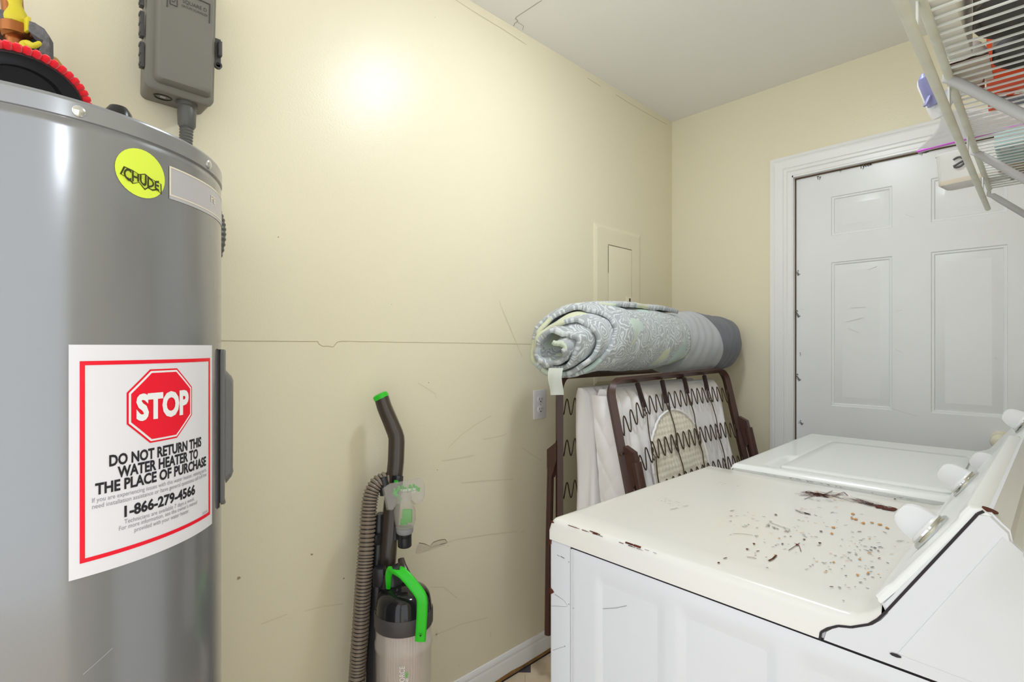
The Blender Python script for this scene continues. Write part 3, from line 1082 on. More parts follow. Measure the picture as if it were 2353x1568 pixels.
def dryer():
    d = empty('clothes_dryer', DO, 'white clothes dryer with rust-scratched top, nearer to the camera', 'dryer', rz=DRZ)
    b = MB()
    # cabinet: front wrap, recessed back, embossed near side
    w = lambda x, y, z: DROT @ V((x, y, z))
    zb, zt = .012, DG - .0005
    b.loft([[w(.003, -.053, zb), w(.003, -DD + .01, zb), w(DW - .003, -DD + .01, zb), w(DW - .003, -.053, zb)], [w(.003, -.053, zt), w(.003, -DD + .01, zt), w(DW - .003, -DD + .01, zt), w(DW - .003, -.053, zt)]])
    b.build('cabinet', 'white_metal', d, smooth=30)
    # embossed side sheet
    panels = []
    for (l, r_, tl, tr) in (((1378, 1345), (1520, 1400), 1330, 1385), ((1570, 1430), (1775, 1500), 1415, 1490), ((1850, 1535), (2130, 1640), 1525, 1600)):
        ya = dl(at(l[0], l[1], x=DO.x)).y
        yb = dl(at(r_[0], r_[1], x=DO.x)).y
        panels.append((yb, ya))
    ztop = dl(at(1385, 1332, x=DO.x)).z

    def side(u, v):
        y = -.056 + (-DD + .012 + .056) * u
        z = zb + (zt - .003 - zb) * v
        dep = 0
        for ya, yb in panels:
            e = .012
            k = min(smoothstep(ya - e, ya + e, y), 1 - smoothstep(yb - e, yb + e, y), 1 - smoothstep(ztop - e, ztop + e, z), smoothstep(.10, .13, z))
            dep = max(dep, k)
        ed = smoothstep(0, .006, -.056 - y) * smoothstep(0, .006, zt - .003 - z)
        return w(.0022 - .0022 * ed + .0035 * dep, y, z)
    b = MB()
    b.grid(side, 170, 90)
    b.mi = 1
    nx = V((-1, 0, 0))
    sx = lambda L: [at(px, py, x=DO.x - .0009) for px, py in L]
    b.strip(sx([(1316, 1398), (1330, 1403), (1350, 1400), (1372, 1404)]), .0008, nx)
    b.strip(sx([(1385, 1400), (1415, 1398), (1440, 1393)]), .0006, nx)
    b.build('side_panel', ['white_metal', 'scratch'], d, smooth=60)
    # front panel wrapping round the corner
    b = MB()
    q = [w(0, -.0525, 0), w(0, -.006, 0), w(.0018, -.0018, 0), w(.006, 0, 0), w(DW - .006, 0, 0), w(DW - .0018, -.0018, 0), w(DW, -.006, 0), w(DW, -.0525, 0)]
    b.loft([[V((p.x, p.y, zb)) for p in q], [V((p.x, p.y, zt - .003)) for p in q], [p + (w(.3, -.2, 0) - p) * .006 + V((0, 0, zt)) for p in q]])
    b.mi = 1                                   # chipped paint showing rust
    for L in ([(1263, 1243), (1266, 1248), (1264, 1262)], ):
        pass
    for pts in ([(1263.5, 1350), (1270, 1356), (1273, 1362), (1266, 1366), (1263.5, 1364)], [(1263.5, 1240), (1267, 1242), (1267, 1250), (1263.5, 1254)]):
        b.poly([at(px, py, x=DO.x - .0012) for px, py in pts])
    b.mi = 2
    b.strip(sx([(1274, 1366), (1295, 1380)]), .0005, nx)
    b.strip(sx([(1296, 1380), (1304, 1394)]), .0005, nx)
    b.strip(sx([(1265, 1393), (1302, 1395)]), .0004, nx)
    b.strip(sx([(1270, 1495), (1298, 1486)]), .0004, nx)
    b.strip(sx([(1288, 1279), (1297, 1284)]), .0016, nx)
    b.strip(sx([(1280, 1276), (1286, 1279)]), .0008, nx)
    for px, py in ((1307, 1389), (1298, 1486), (1263.6, 1508), (1307, 1292)):
        p = at(px, py, x=DO.x - .0012)
        b.poly([p + V((0, cos(k) * .0012, sin(k) * .0012)) for k in (0, 1.2, 2.5, 3.8, 5.1)])
    b.build('front_panel', ['white_metal', 'rust', 'scratch'], d, smooth=40)
    b = MB()
    b.box(w(DW / 2, -DD / 2, DG - .002), (DW - .006, DD - .01, .006), M.Rotation(DRZ, 4, 'Z'))
    b.build('top_seam', 'dark_gap', d)
    # top sheet sweeping up into the console
    prof = [(.0, DG), (.0, DT - .014), (-.003, DT - .006), (-.008, DT - .0015), (-.016, DT), (-.03, DT - .0005), (-.12, DT - .001), (-.25, DT - .001), (-.38, DT - .001), (-.44, DT - .001), (-.476, DT - .001), (-.4775, DT - .001), (-.480, DT - .001), (-.4875, DT - .001), (-.4995, DT - .001)]
    for i in range(1, 9):
        a = R(57) * i / 8
        prof.append((-.503 - sin(a) * .046, DT - .001 + (1 - cos(a)) * .046))
    edge_curve = [(-.4774, DG), (-.480, .8584), (-.4875, .8659), (-.4998, .8741), (-.514, .878), (-.5326, .8889), (-.5415, .8987), (-.549, .9101), (-.56, .928)]

    def low(y):
        if y >= -.4774: return DG
        for (a, za), (c_, zc_) in zip(edge_curve, edge_curve[1:]):
            if c_ <= y <= a: return za + (zc_ - za) * (y - a) / (c_ - a)
        return .928
    ly, lz = prof[-1]
    prof.append((ly - .004, lz + .0062))
    re = .012
    xs = [(0, 'skirt'), (0, -re), (.0035, -re * .32), (re * .9, 0)] + [(re + (DW - 2 * re) * k / 12, 0) for k in range(1, 12)] + [(DW - re * .9, 0), (DW - .0035, -re * .32), (DW, -re), (DW, 'skirt')]
    b = MB()
    rings = []
    for x, dz in xs:
        rg = []
        for (y, z) in prof:
            if dz == 'skirt':
                zz = min(low(y), z - re)
            else:
                zz = max(low(y) if dz == -re else DG, z + dz) if dz == -re else z + dz
            rg.append(w(x, y, zz))
        rings.append(rg)
    b.loft(rings, False, False, False)
    b.mi = 1
    zt2 = DT + .0006
    T = lambda L: [at(px, py, z=zt2) for px, py in L]
    up = V((0, 0, 1))
    rng = random.Random(3)

    def blob(px, py, sx_, sy_, mi, n=7, ang=-8):
        b.mi = mi
        pts = []
        for k in range(n):
            a = 2 * pi * k / n
            ex, ey = cos(a) * sx_ * rng.uniform(.45, 1.1), sin(a) * sy_ * rng.uniform(.45, 1.1)
            ca, sa = cos(R(-ang)), sin(R(-ang))
            pts.append(at(px + ex * ca - ey * sa, py + ex * sa + ey * ca, z=zt2 + rng.uniform(0, .0003)))
        b.poly(pts)

    def streaks(px0, py0, px1, py1, n, spread, ln, mi, wd=.0009, slope=.16):
        for _ in range(n):
            t = rng.random()
            px = px0 + (px1 - px0) * t + rng.uniform(-1, 1) * spread
            py = py0 + (py1 - py0) * t + rng.uniform(-1, 1) * spread * .35
            l = ln * rng.uniform(.3, 1)
            s = slope + rng.uniform(-.1, .1)
            b.mi = mi
            b.strip(T([(px - l / 2, py - l / 2 * s), (px + l / 2, py + l / 2 * s)]), wd * rng.uniform(.7, 1.7), up)
    streaks(1850, 1133, 1930, 1140, 60, 16, 24, 1, .0013, .1)
    streaks(1852, 1131, 1900, 1141, 46, 8, 18, 1, .0022, .18)
    streaks(1860, 1148, 1920, 1152, 16, 8, 14, 3, .0009, .2)
    streaks(1870, 1130, 1935, 1150, 14, 10, 9, 2, .0016, .1)
    streaks(1945, 1146, 2015, 1161, 40, 13, 40, 1, .0008, .22)
    streaks(1985, 1156, 2048, 1169, 46, 9, 30, 1, .0016, .2)
    for px, py in ((2020, 1166), (2034, 1169), (2046, 1171), (2052, 1170)): blob(px, py, 14, 3.5, 1, 8, -9)
    for L in ([(1848, 1147), (1866, 1141), (1895, 1136), (1913, 1128)], [(1920, 1138), (1939, 1131), (1948, 1139)]):
        b.mi = 1
        b.strip(T(L), .0018, up)
    streaks(1825, 1172, 1862, 1182, 12, 6, 14, 3, .0012, .25)
    streaks(1840, 1178, 1858, 1182, 4, 3, 16, 1, .0018, .28)
    streaks(1825, 1168, 1870, 1174, 10, 10, 8, 2, .001, .1)
    for px, py, s in ((1966, 1193, 7), (1958, 1191, 4), (2004, 1201, 6), (2022, 1205, 8), (2038, 1213, 8), (1984, 1202, 6), (2066, 1196, 5), (1915, 1212, 6), (1911, 1226, 4), (1915, 1292, 4), (1975, 1285, 4), (1970, 1321, 5), (1995, 1316, 4), (1960, 1181, 5)):
        blob(px, py, s, 2.3, 2)
        streaks(px - 4, py, px + 4, py, 2, 3, 10, 1, .0007)
    b.mi = 1
    b.strip(T([(1812, 1265), (1838, 1248)]), .0012, up)
    b.strip(T([(1825, 1248), (1836, 1254), (1841, 1268)]), .001, up)
    blob(1832, 1252, 5, 2.5, 1)
    b.strip(T([(1766, 1289), (1776, 1284), (1784, 1276)]), .003, up)
    b.strip(T([(1716, 1280), (1728, 1281), (1738, 1284)]), .0014, up)
    b.strip(T([(1684, 1227), (1700, 1226), (1730, 1230)]), .0009, up)
    b.mi = 3
    b.strip(T([(1768, 1200), (1786, 1207), (1800, 1212)]), .0014, up)
    b.strip(T([(1800, 1211), (1810, 1224), (1815, 1216), (1800, 1211), (1818, 1222)]), .0006, up)
    b.strip(T([(1540, 1171), (1558, 1167)]), .0012, up)
    b.strip(T([(1570, 1164), (1582, 1162)]), .0012, up)
    streaks(1762, 1208, 1790, 1216, 10, 5, 10, 3, .0016, .2)
    streaks(1520, 1145, 1560, 1160, 16, 14, 5, 3, .0010, .1)
    streaks(1660, 1110, 1700, 1122, 8, 14, 6, 3, .0009, .2)
    for cx_, cy_, n in ((1720, 1200, 22), (1830, 1230, 26), (1900, 1190, 22), (1960, 1260, 34), (2000, 1300, 26), (1900, 1300, 16), (2030, 1240, 16), (1740, 1265, 14), (1980, 1350, 10)):
        for _ in range(n):
            px, py = cx_ + rng.gauss(0, 38), cy_ + rng.gauss(0, 17)
            mi = rng.choice((1, 3, 3, 3, 2))
            l = rng.uniform(2, 9)
            b.mi = mi
            b.strip(T([(px, py), (px + l, py + l * rng.uniform(-.25, .4))]), rng.uniform(.0009, .0022), up)
    for px, py in ((1886, 1221), (1848, 1240), (1798, 1250), (1884, 1248), (2010, 1259), (1783, 1183), (1733, 1250), (1717, 1262), (1651, 1293), (2056, 1147)):
        blob(px, py, 4.5, 2, 3 if rng.random() < .5 else 1)
    # chipped near edge and chipped far edge
    def edge(px0, py0, px1, py1, n, mi, wd, dz=0.0):
        for _ in range(n):
            t = rng.random()
            px, py = px0 + (px1 - px0) * t, py0 + (py1 - py0) * t
            l = rng.uniform(4, 18)
            b.mi = mi
            p0 = at(px, py, x=DO.x + .001)
            p1 = at(px + l, py + l * .345, x=DO.x + .001)
            b.strip([p0 + V((-.0012, 0, .0002)), p1 + V((-.0012, 0, .0002))], wd * rng.uniform(.5, 1.2), (-.7, 0, .7))
    edge(1300, 1205, 1500, 1272, 16, 1, .0014)
    edge(1430, 1244, 1460, 1254, 8, 1, .0032)
    edge(1355, 1220, 1372, 1227, 5, 1, .0026)
    edge(1480, 1262, 1760, 1360, 22, 3, .0010)
    b.mi = 1
    b.poly([at(px, py, x=DO.x - .0006) for px, py in ((1264, 1196), (1269, 1197), (1273, 1201), (1272, 1203), (1266, 1202))])
    for k in range(46):
        t = rng.random()
        px = 1745 + 360 * t
        py = 1085.5 + (1149 - 1085.5) * t + .5
        b.mi = rng.choice((1, 3, 3))
        b.strip(T([(px, py), (px + rng.uniform(3, 9), py + rng.uniform(.2, 3.5))]), rng.uniform(.0006, .002), up)
    b.build('top_panel', ['lid_paint', 'rust', 'rust_orange', 'scratch'], d, smooth=50, recalc=False)
    # console: face panel, gasket line and end caps
    P = lambda px, py: dl(at(px, py, x=DO.x))
    fb = V((0, ly - .0035, lz + .006))
    tp = P(2246, 1172)
    nf = V((0, (tp.z - fb.z), -(tp.y - fb.y))).normalized()
    g = lambda x, q, o=0.0: w(x, q[1] + nf.y * o, q[2] + nf.z * o)
    b = MB()
    F = [(0, fb.y, fb.z), (0, fb.y + (tp.y - fb.y) * .5, fb.z + (tp.z - fb.z) * .5), (0, tp.y, tp.z)]
    sec = [g(0, F[0], 0) - w(0, 0, 0), ]
    face = [(fb.y, fb.z, .0), (fb.y, fb.z, .006), (fb.y - .001, fb.z + .002, .0095), (fb.y + (tp.y - fb.y) * .14, fb.z + (tp.z - fb.z) * .14, .0095), (fb.y + (tp.y - fb.y) * .18, fb.z + (tp.z - fb.z) * .18, .007),
            (fb.y + (tp.y - fb.y) * .88, fb.z + (tp.z - fb.z) * .88, .007), (fb.y + (tp.y - fb.y) * .92, fb.z + (tp.z - fb.z) * .92, .0095), (tp.y, tp.z, .0095), (tp.y - .006, tp.z + .002, .004), (tp.y - .012, tp.z - .002, .0)]
    rings = []
    for x, s in ((0.001, .55), (.003, .85), (.008, 1), (DW - .008, 1), (DW - .003, .85), (DW - .001, .55)):
        rings.append([w(x, y + nf.y * o * s, z + nf.z * o * s) for y, z, o in face])
    b.loft(rings, True, True, True)
    b.build('control_panel', 'white_metal2', d, smooth=35)
    b = MB()
    body = [(fb.y, fb.z), (tp.y, tp.z), (tp.y - .012, tp.z + .001), (-DD + .032, 1.042), (-DD + .026, 1.036), (-DD + .024, 1.024), (-DD + .015, 1.016), (-DD + .006, 1.0), (-DD, .97), (-DD, DG - .0030), (-.4785, DG - .0030), (-.4812, .8578), (-.4885, .8652), (-.5005, .8731), (-.5142, .8768), (-.533, .8876), (-.542, .8972), (-.5495, .909)]
    b.loft([[w(x, y, z) for y, z in body] for x in (.0035, DW - .0035)])
    b.mi = 0
    off = lambda s, k: [(y + (-.60 - y) * k + (-.0012 if y > -.6 else 0), z + (.95 - z) * k) for y, z in s]
    for x0_, x1_ in ((.0, .02), (DW, DW - .02)):
        sg = 1 if x1_ > x0_ else -1
        b.loft([[w(x1_, y, z) for y, z in off(body, .02)], [w(x0_ + sg * .003, y, z) for y, z in off(body, .02)], [w(x0_, y, z) for y, z in off(body, .035)]])
    b.mi = 1
    for x_ in (-.0007, DW + .0007):
        b.strip([w(x_, y, z) for y, z in ((-.479, DG - .001), (-.4805, .8584), (-.488, .8662), (-.500, .8744), (-.5142, .8784), (-.533, .8893), (-.542, .899), (-.5498, .9105), (tp.y - .001, tp.z - .002), (tp.y - .006, tp.z + .002))], .0030, (-1, 0, 0))
    b.mi = 0
    # embossed trapezoid on the near cap
    tr = [P(2307, 1225), P(2062, 1497), P(2100, 1512), P(2353, 1620), P(2380, 1400), P(2352, 1265)]
    tr = [(max(p.y, -DD + .006), max(p.z, DG + .012)) for p in tr]
    ring = lambda x, k: [w(x, y + (-.63 - y) * k, z + (.93 - z) * k) for y, z in tr]
    b.loft([ring(.001, 0), ring(-.0008, .03)])
    b.mi = 1
    p0 = w(-.0012, P(2062, 1499).y, P(2062, 1499).z)
    b.poly([p0 + V((0, cos(k * .9) * .006, sin(k * .9) * .0022)) for k in range(7)])
    b.build('console_cap', ['white_metal', 'dark_gap'], d, smooth=35)
    b = MB()
    p = P(2275, 1178)
    b.lathe([(.0075, 0), (.0075, .0012), (0, .0012)], w(.013, tp.y - .0095, tp.z + .0006), (0, -.3, 1), 18)
    b.build('cap_hole', 'rust', d)
    base = w(.27, fb.y + (tp.y - fb.y) * .5, fb.z + (tp.z - fb.z) * .5)
    nw = DROT.to_3x3() @ nf
    upw = DROT.to_3x3() @ V((0, tp.y - fb.y, tp.z - fb.z))
    for x_ in (.118, .470):
        kb = w(x_, fb.y + (tp.y - fb.y) * .46 + nf.y * .007, fb.z + (tp.z - fb.z) * .46 + nf.z * .007)
        knob(d, kb, nw, upw, .86)


dryer()


# ================================================================== WASHER
def washer():
    WO = V((1.442, .614, 0))
    rz = R(.8)
    T = M.Translation(WO) @ M.Rotation(rz, 4, 'Z')
    w = lambda x, y, z: T @ V((x, y, z))
    il = lambda px, py, z: T.inverted() @ at(px, py, z=z)
    W, D, TZ = .725, .60, .905
    d = empty('washing_machine', WO, 'white top-loading washing machine between the dryer and the panelled door', 'washing machine', rz=rz)
    b = MB()
    b.box(w(W / 2, -D / 2, .44), (W - .004, D - .004, .86), M.Rotation(rz, 4, 'Z'), .006)
    b.build('cabinet', 'white_metal2', d)
    Z = TZ - .001
    lc = [il(1800, 1073, Z), il(1895, 1018, Z), il(2236, 1050, Z), il(2190, 1143, Z)]
    lx0, lx1 = (lc[0].x + lc[3].x) / 2, (lc[1].x + lc[2].x) / 2
    lyf = (lc[0].y + lc[1].y) / 2
    lyb = -.47
    sc0, sc1 = il(1772, 1067, Z), il(1832, 1047, Z)
    b = MB()

    def top(u, v):
        x, y = W * u, -D * v
        z = TZ
        e = .014
        for dd in (x, W - x, -y):
            if dd < e: z -= e * .8 * (1 - sqrt(max(0, 1 - (1 - dd / e) ** 2)))
        # finger scoop in front of the lid
        k = smoothstep(lx0 - .008, lx0 + .02, x) * (1 - smoothstep(lx0 + .15, lx0 + .20, x))
        yy = y - lyf
        z -= .011 * k * smoothstep(.035, .012, yy) * smoothstep(-.05, -.02, yy)
        # lid well
        inn = smoothstep(lx0 - .006, lx0, x) * (1 - smoothstep(lx1, lx1 + .006, x)) * smoothstep(lyf + .004, lyf - .002, y)
        z -= .0055 * inn
        return w(x, y, z)
    b.grid(top, 120, 110)
    # skirt
    pts = [(0.0, -.01), (0.0, -D + .0), (W, -D), (W, -.01), (W - .01, 0), (.01, 0)]
    b.loft([[w(x, y, TZ - .045) for x, y in pts], [w(x, y, TZ - .011) for x, y in pts]], True, True, False)
    b.build('top_panel', 'white_metal2', d, smooth=60, recalc=False)
    b = MB()

    def rr(x0, x1, y0, y1, r, z, n=5):
        o = []
        for cx_, cy_, a0 in ((x1 - r, y1 - r, 0), (x0 + r, y1 - r, 90), (x0 + r, y0 + r, 180), (x1 - r, y0 + r, 270)):
            for i in range(n + 1):
                a = R(a0 + 90 * i / n)
                o.append(w(cx_ + cos(a) * r, cy_ + sin(a) * r, z))
        return o
    a = (lx0 + .003, lx1 - .003, lyb, lyf - .004)
    b.loft([rr(*a, .018, TZ - .006), rr(*a, .018, TZ + .001), rr(a[0] + .004, a[1] - .004, a[2] + .004, a[3] - .004, .016, TZ + .0035), rr(a[0] + .03, a[1] - .03, a[2] + .03, a[3] - .03, .014, TZ + .003)])
    b.build('lid', 'white_metal2', d, smooth=50)
    # console
    f0, f1 = (-.504, TZ - .004), (-.590, 1.048)
    nf = V((0, f1[1] - f0[1], -(f1[0] - f0[0]))).normalized()
    body = [(f0[0] + .03, TZ - .004), (f0[0] + .012, TZ + .003), (f0[0], TZ + .012), (f1[0] + .002, f1[1] - .006), (f1[0] - .006, f1[1]), (f1[0] - .03, f1[1] - .004), (f1[0] - .045, f1[1] - .03), (f1[0] - .05, TZ - .004)]
    b = MB()
    rings = []
    for x, k in ((0.002, .05), (.007, .01), (.014, 0), (W - .014, 0), (W - .007, .01), (W - .002, .05)):
        rings.append([w(x, y + (-.56 - y) * k, z + (.96 - z) * k) for y, z in body])
    b.loft(rings)
    b.build('console', 'white_metal2', d, smooth=35)
    b = MB()
    b.lathe([(.0085, 0), (.0085, .0012), (0, .0012)], w(.018, f1[0] - .018, f1[1] - .0015), (0, .05, 1), 18)
    b.build('cap_hole', 'rust', d)
    nw = T.to_3x3() @ nf
    upw = T.to_3x3() @ V((0, f1[0] - f0[0], f1[1] - f0[1]))
    for x_, t in ((.058, .45), (.378, .93)):
        knob(d, w(x_, f0[0] + (f1[0] - f0[0]) * t, f0[1] + (f1[1] - f0[1]) * t), nw, upw, .92)


washer()

# ================================================================== WIRE SHELF AND WHAT LIES ON IT
SK = .85                                       # real size of the shelf bay


def sp(px, py, z=None, y=None, x=None):
    return at(px, py, x=x, y=y, z=z)


ZB, YB = 1.23 + .547 * SK, .116                # deck height, front edge
ZA = 1.23 + .4855 * SK


def shelf():
    s = empty('wire_shelf', (1.4, SY, ZB), 'white wire shelf with hanging rail above the dryer and washer', 'shelf')
    xe = 2.066
    xs = .62
    b = MB()
    n = int((xe - xs) / .0267)
    for i in range(n + 1):
        x = xe - .004 - i * .0267
        b.tube([(x, SY + .004, ZB + .002), (x, YB + .002, ZB + .002)], .0021, 6)
    for y in (SY + .006, SY + .11):
        b.tube([(xs, y, ZB - .003), (xe, y, ZB - .003)], .003, 8)
    b.build('wire_deck', 'shelf_wire', s)
    b = MB()
    b.tube([(xs, YB, ZB), (xe, YB, ZB)], .0062, 12)
    b.build('front_rail', 'shelf_old', s)
    b = MB()
    b.tube([(xs, YB + .0045, ZA), (xe + .022, YB + .0045, ZA)], .0068, 12)
    b.build('hanging_rail', 'shelf_old', s)
    for px, py in ((2116, 60), (2187, 240), (2228, 345), (2262, 420)):
        xx = at(px, py, y=YB).x
        b = MB()
        b.box((xx, YB + .003, (ZA + ZB) / 2), (.016, .003, ZB - ZA), None, .001)
        b.build('rail_clip', 'shelf_wire', s)
    for px, py in ((2181, 203), (2242, 347), (2277, 440)):
        xx = at(px, py, y=YB).x
        b = MB()
        p0, p1 = V((xx, YB - .004, ZB - .006)), V((xx, SY + .004, ZB - .29))
        b.tube([V((xx, YB + .004, ZB + .008)), V((xx, YB + .005, ZB - .002)), p0, p0 + (p1 - p0) * .05, p1], [.005, .006, .0075, .0085, .0085], 12, flat=(.75, 1.0))
        b.build('brace', 'brace', s)
    for x in (.9, 1.4, 1.9):
        b = MB()
        b.box((x, SY + .004, ZB), (.014, .008, .024), None, .002)
        b.build('wall_clip', 'shelf_wire', s)


shelf()
ZD = ZB + .0060                                # resting height on the wires


def shelf_things():
    # two round cans, seen from below through the wires
    for i, (cx_, cy_, r) in enumerate(((1.032, .008, .068), (1.170, -.004, .066))):
        c = empty('round_can', (cx_, cy_, ZD), ('large round can with charcoal base on wire shelf, nearer the camera' if i == 0 else 'round can with charcoal base on wire shelf beside the orange carton'), 'can', 'round cans on the wire shelf')
        b = MB()
        b.lathe([(r * .93, .012), (r, .016), (r, .15), (r * .96, .156), (0, .156)], (cx_, cy_, ZD), (0, 0, 1), 40)
        b.build('can_body', 'can_body', c)
        b = MB()
        b.lathe([(r * 1.0, .018), (r * 1.01, .004), (r * .97, 0), (r * .92, .003), (r * .88, .011), (r * .4, .010), (0, .012)], (cx_, cy_, ZD), (0, 0, 1), 40, True, True)
        b.build('can_base', 'can_base', c)
    # flat white carton along the front edge
    cb = MB()
    f0_ = V((.900, .0835, ZD))
    cb.box(f0_ + V((.105, .016, .06)), (.21, .030, .118), M.Rotation(R(-1.5), 4, 'Z'), .003)
    cb.box(f0_ + V((.105, .016, .1215)), (.212, .032, .005), M.Rotation(R(-1.5), 4, 'Z'), .001)
    tag(cb.build('flat_carton', 'carton_white'), 'flat white carton on wire shelf between the front rail and the cans', 'carton')
    # bottle whose cap sticks out over the rail
    tip = at(2133, 205, d=1.0)
    j = empty('detergent_bottle', (1.17, .13, ZD), 'white bottle with lavender cap leaning over the shelf edge', 'bottle')
    ax = (at(2128, 182, d=1.0) - at(2151, 236, d=1.0)).normalized()
    b = MB()
    base = at(2158, 252, d=1.0)
    b.lathe([(0, 0), (.011, .002), (.0125, .012), (.0125, .074), (.009, .084), (.0, .086)], base - ax * .012 + FW * .012 + RT * .006, ax, 24)
    b.tube(bez([V((1.276, .082, ZD + .0145)), V((1.281, .108, ZD + .0145)), V((1.288, .128, ZD + .010)), base + FW * .012 + RT * .006], 4), [.004] + [.0135] * 11 + [.011], 16)
    b.build('bottle_body', 'jug', j)
    b = MB()
    pth = [at(2127, 178, d=.995), at(2131, 188, d=.995), at(2140, 209, d=.995), at(2148, 229, d=.995), at(2152, 239, d=.995)]
    b.tube(pth, [.0125, .0142, .0145, .0145, .0138], 18)
    b.tube([pth[0], pth[0] - (pth[1] - pth[0]) * .9], [.012, .006], 14)
    b.box(at(2131, 232, d=.985), (.004, .008, .022), M.Rotation(R(-44), 4, 'Z') @ M.Rotation(R(24), 4, 'Y'), .0012)
    b.build('cap', 'lavender', j)
    # paper packet with faint print
    pb = MB()

    def paper(u, v):
        x = 1.128 + .112 * u
        y = .118 - .054 * v
        z = ZD + .004 + .05 * sin(pi * u) ** .5 * sin(pi * v) ** .5 + .003 * noise.noise(V((u * 4, v * 4, 1)))
        return V((x, y, z))
    pb.grid(paper, 20, 14)
    pb.grid(lambda u, v: V((paper(u, v).x, paper(u, v).y, ZD + .0012 + .0008 * noise.noise(V((u * 5, v * 5, 4))))), 20, 14)
    po = pb.build('paper_packet', ['paper', 'ink_grey'], smooth=60)
    tag(po, 'crumpled beige paper packet with faint print left of the orange carton', 'packet')
    # orange carton
    c = V((1.250, .074, ZD))
    u = V((0.04, -1, 0)).normalized()          # along the lettered side, to the right
    v = V((1, .04, 0)).normalized()            # away from the camera
    oc = empty('orange_carton', (1.33, .0, ZD), 'orange carton with white lettering and grey band on wire shelf', 'carton')
    Wd, Dp, Hh = .20, .150, .16
    b = MB()
    corner = lambda i, j, k: c + u * (Wd * i) + v * (Dp * j) + V((0, 0, Hh * k))
    Q = lambda *L: [corner(*q) for q in L]
    b.poly(Q((0, 0, 0), (1, 0, 0), (1, 0, .36), (0, 0, .36)))
    b.poly(Q((0, 1, 0), (1, 1, 0), (1, 1, 1), (0, 1, 1)))
    b.poly(Q((0, 0, 0), (1, 0, 0), (1, 1, 0), (0, 1, 0)))
    b.poly(Q((1, 0, 0), (1, 1, 0), (1, 1, 1), (1, 0, 1)))
    b.poly(Q((0, 0, .36), (.05, 0, .36), (.05, 0, 1), (0, 0, 1)))
    b.mi = 1
    b.poly(Q((0, 0, 0), (0, 1, 0), (0, 1, 1), (0, 0, 1)))
    fl = [at(px, py, z=ZD - .0004) for px, py in ((2262, 178), (2240, 228), (2264, 233))]
    b.poly([p + V((0, 0, .0012)) for p in fl])
    b.poly([p + V((0, 0, .0020)) for p in fl])
    b.mi = 2
    b.poly(Q((.05, 0, .36), (1, 0, .36), (1, 0, 1), (.05, 0, 1)))
    b.poly(Q((0, 0, 1), (1, 0, 1), (1, 1, 1), (0, 1, 1)))
    b.build('carton_body', ['orange', 'dark_red', 'carton_white'], oc, smooth=0, recalc=False)
    pq = lambda px, py: at(px, py, z=ZD - .0012)
    b = MB()
    b.poly([pq(2266, 233), pq(2300, 223), pq(2400, 214), pq(2400, 232), pq(2320, 242), pq(2275, 240)])
    tag(b.build('grey_band', 'band_grey', oc, smooth=0, recalc=False))
    b = MB()
    o_ = pq(2336, 212)
    ux = (pq(2364, 207.5) - o_).normalized()
    uy = (pq(2339, 203) - pq(2334, 222)).normalized()
    add_text(b, 'Tal', .058, .0185, plane_map(o_, ux, uy), .03, .15)
    b.build('lettering', 'white_ink', oc, smooth=0, recalc=False)
    b = MB()
    o_ = pq(2348, 228) + V((0, 0, -.0004))
    add_text(b, 'PRO', .022, .005, plane_map(o_, ux, uy), .02, .15)
    b.build('lettering', 'white_ink', oc, smooth=0, recalc=False)
    # zip bag drooping over the front edge
    zb_ = empty('zip_bag', (1.5, .13, ZD), 'clear zip bag with purple seal drooping over the wire shelf edge', 'bag')
    b = MB()
    A, B_ = at(2107, 346, d=1.42), at(2360, 283, d=1.10 * 1.06)
    zl, zr = at(2106, 347, z=ZD + .008), at(2352, 284, z=ZD + .008)
    nl, nr = at(2152, 250, z=ZD + .012), at(2330, 262, z=ZD + .012)

    def bag(off):
        def f(uu, vv):
            e0 = nl + (zl - nl) * vv
            e1 = nr + (zr - nr) * vv
            bow = V((.004, -.022, 0)) * sin(pi * vv) * (1 - uu)
            p = e0 + (e1 - e0) * uu + bow
            p.z += off * sin(pi * min(1, vv * 1.0)) * sin(pi * (.08 + .84 * uu)) * .028 + .004 * noise.noise(V((uu * 7, vv * 7, off * 3)))
            return p
        return f
    b.grid(bag(1), 26, 18)
    b.grid(bag(.12), 26, 18)
    b.build('bag_film', 'bag', zb_, smooth=60)
    b = MB()
    zd = (zr - zl)
    b.tube([zl + V((.006, 0, 0)), zr + V((.006, 0, 0))], .0028, 8)
    b.build('zip_seal', 'purple', zb_)
    b = MB()
    b.grid(lambda uu, vv: zl + zd * uu + V((.008 + .022 * vv, 0, .001 + .002 * sin(uu * 9))), 14, 2)
    b.build('bag_lip', 'bag', zb_, smooth=60)
    # teal printed carton and boards at the far end
    tb = empty('teal_carton', (1.75, 0, ZD), 'pale teal printed carton lying on wire shelf beyond the bag', 'carton')
    b = MB()
    b.span((1.66, -.13, ZD), (1.84, .085, ZD + .045), .002)
    b.build('carton_body', 'teal', tb)
    for k in range(5):
        b = MB()
        for q in range(7):
            b.span((1.686 + .03 * k, .075 - .024 * q, ZD - .0008), (1.694 + .03 * k, .060 - .024 * q, ZD - .0002))
        tag(b.build('printed_line', 'white_ink', tb, smooth=0), kind='stuff')
    wc = MB()
    hp = []
    for k in range(120):
        a = k * .52
        hp.append((1.745 + .022 * cos(a), .02 - .0011 * k, ZD + .074 + .022 * sin(a)))
    wc.tube(hp, .0025, 6)
    tag(wc.build('wire_coil', 'steel'), 'small metal wire coil on top of the teal carton', 'wire')
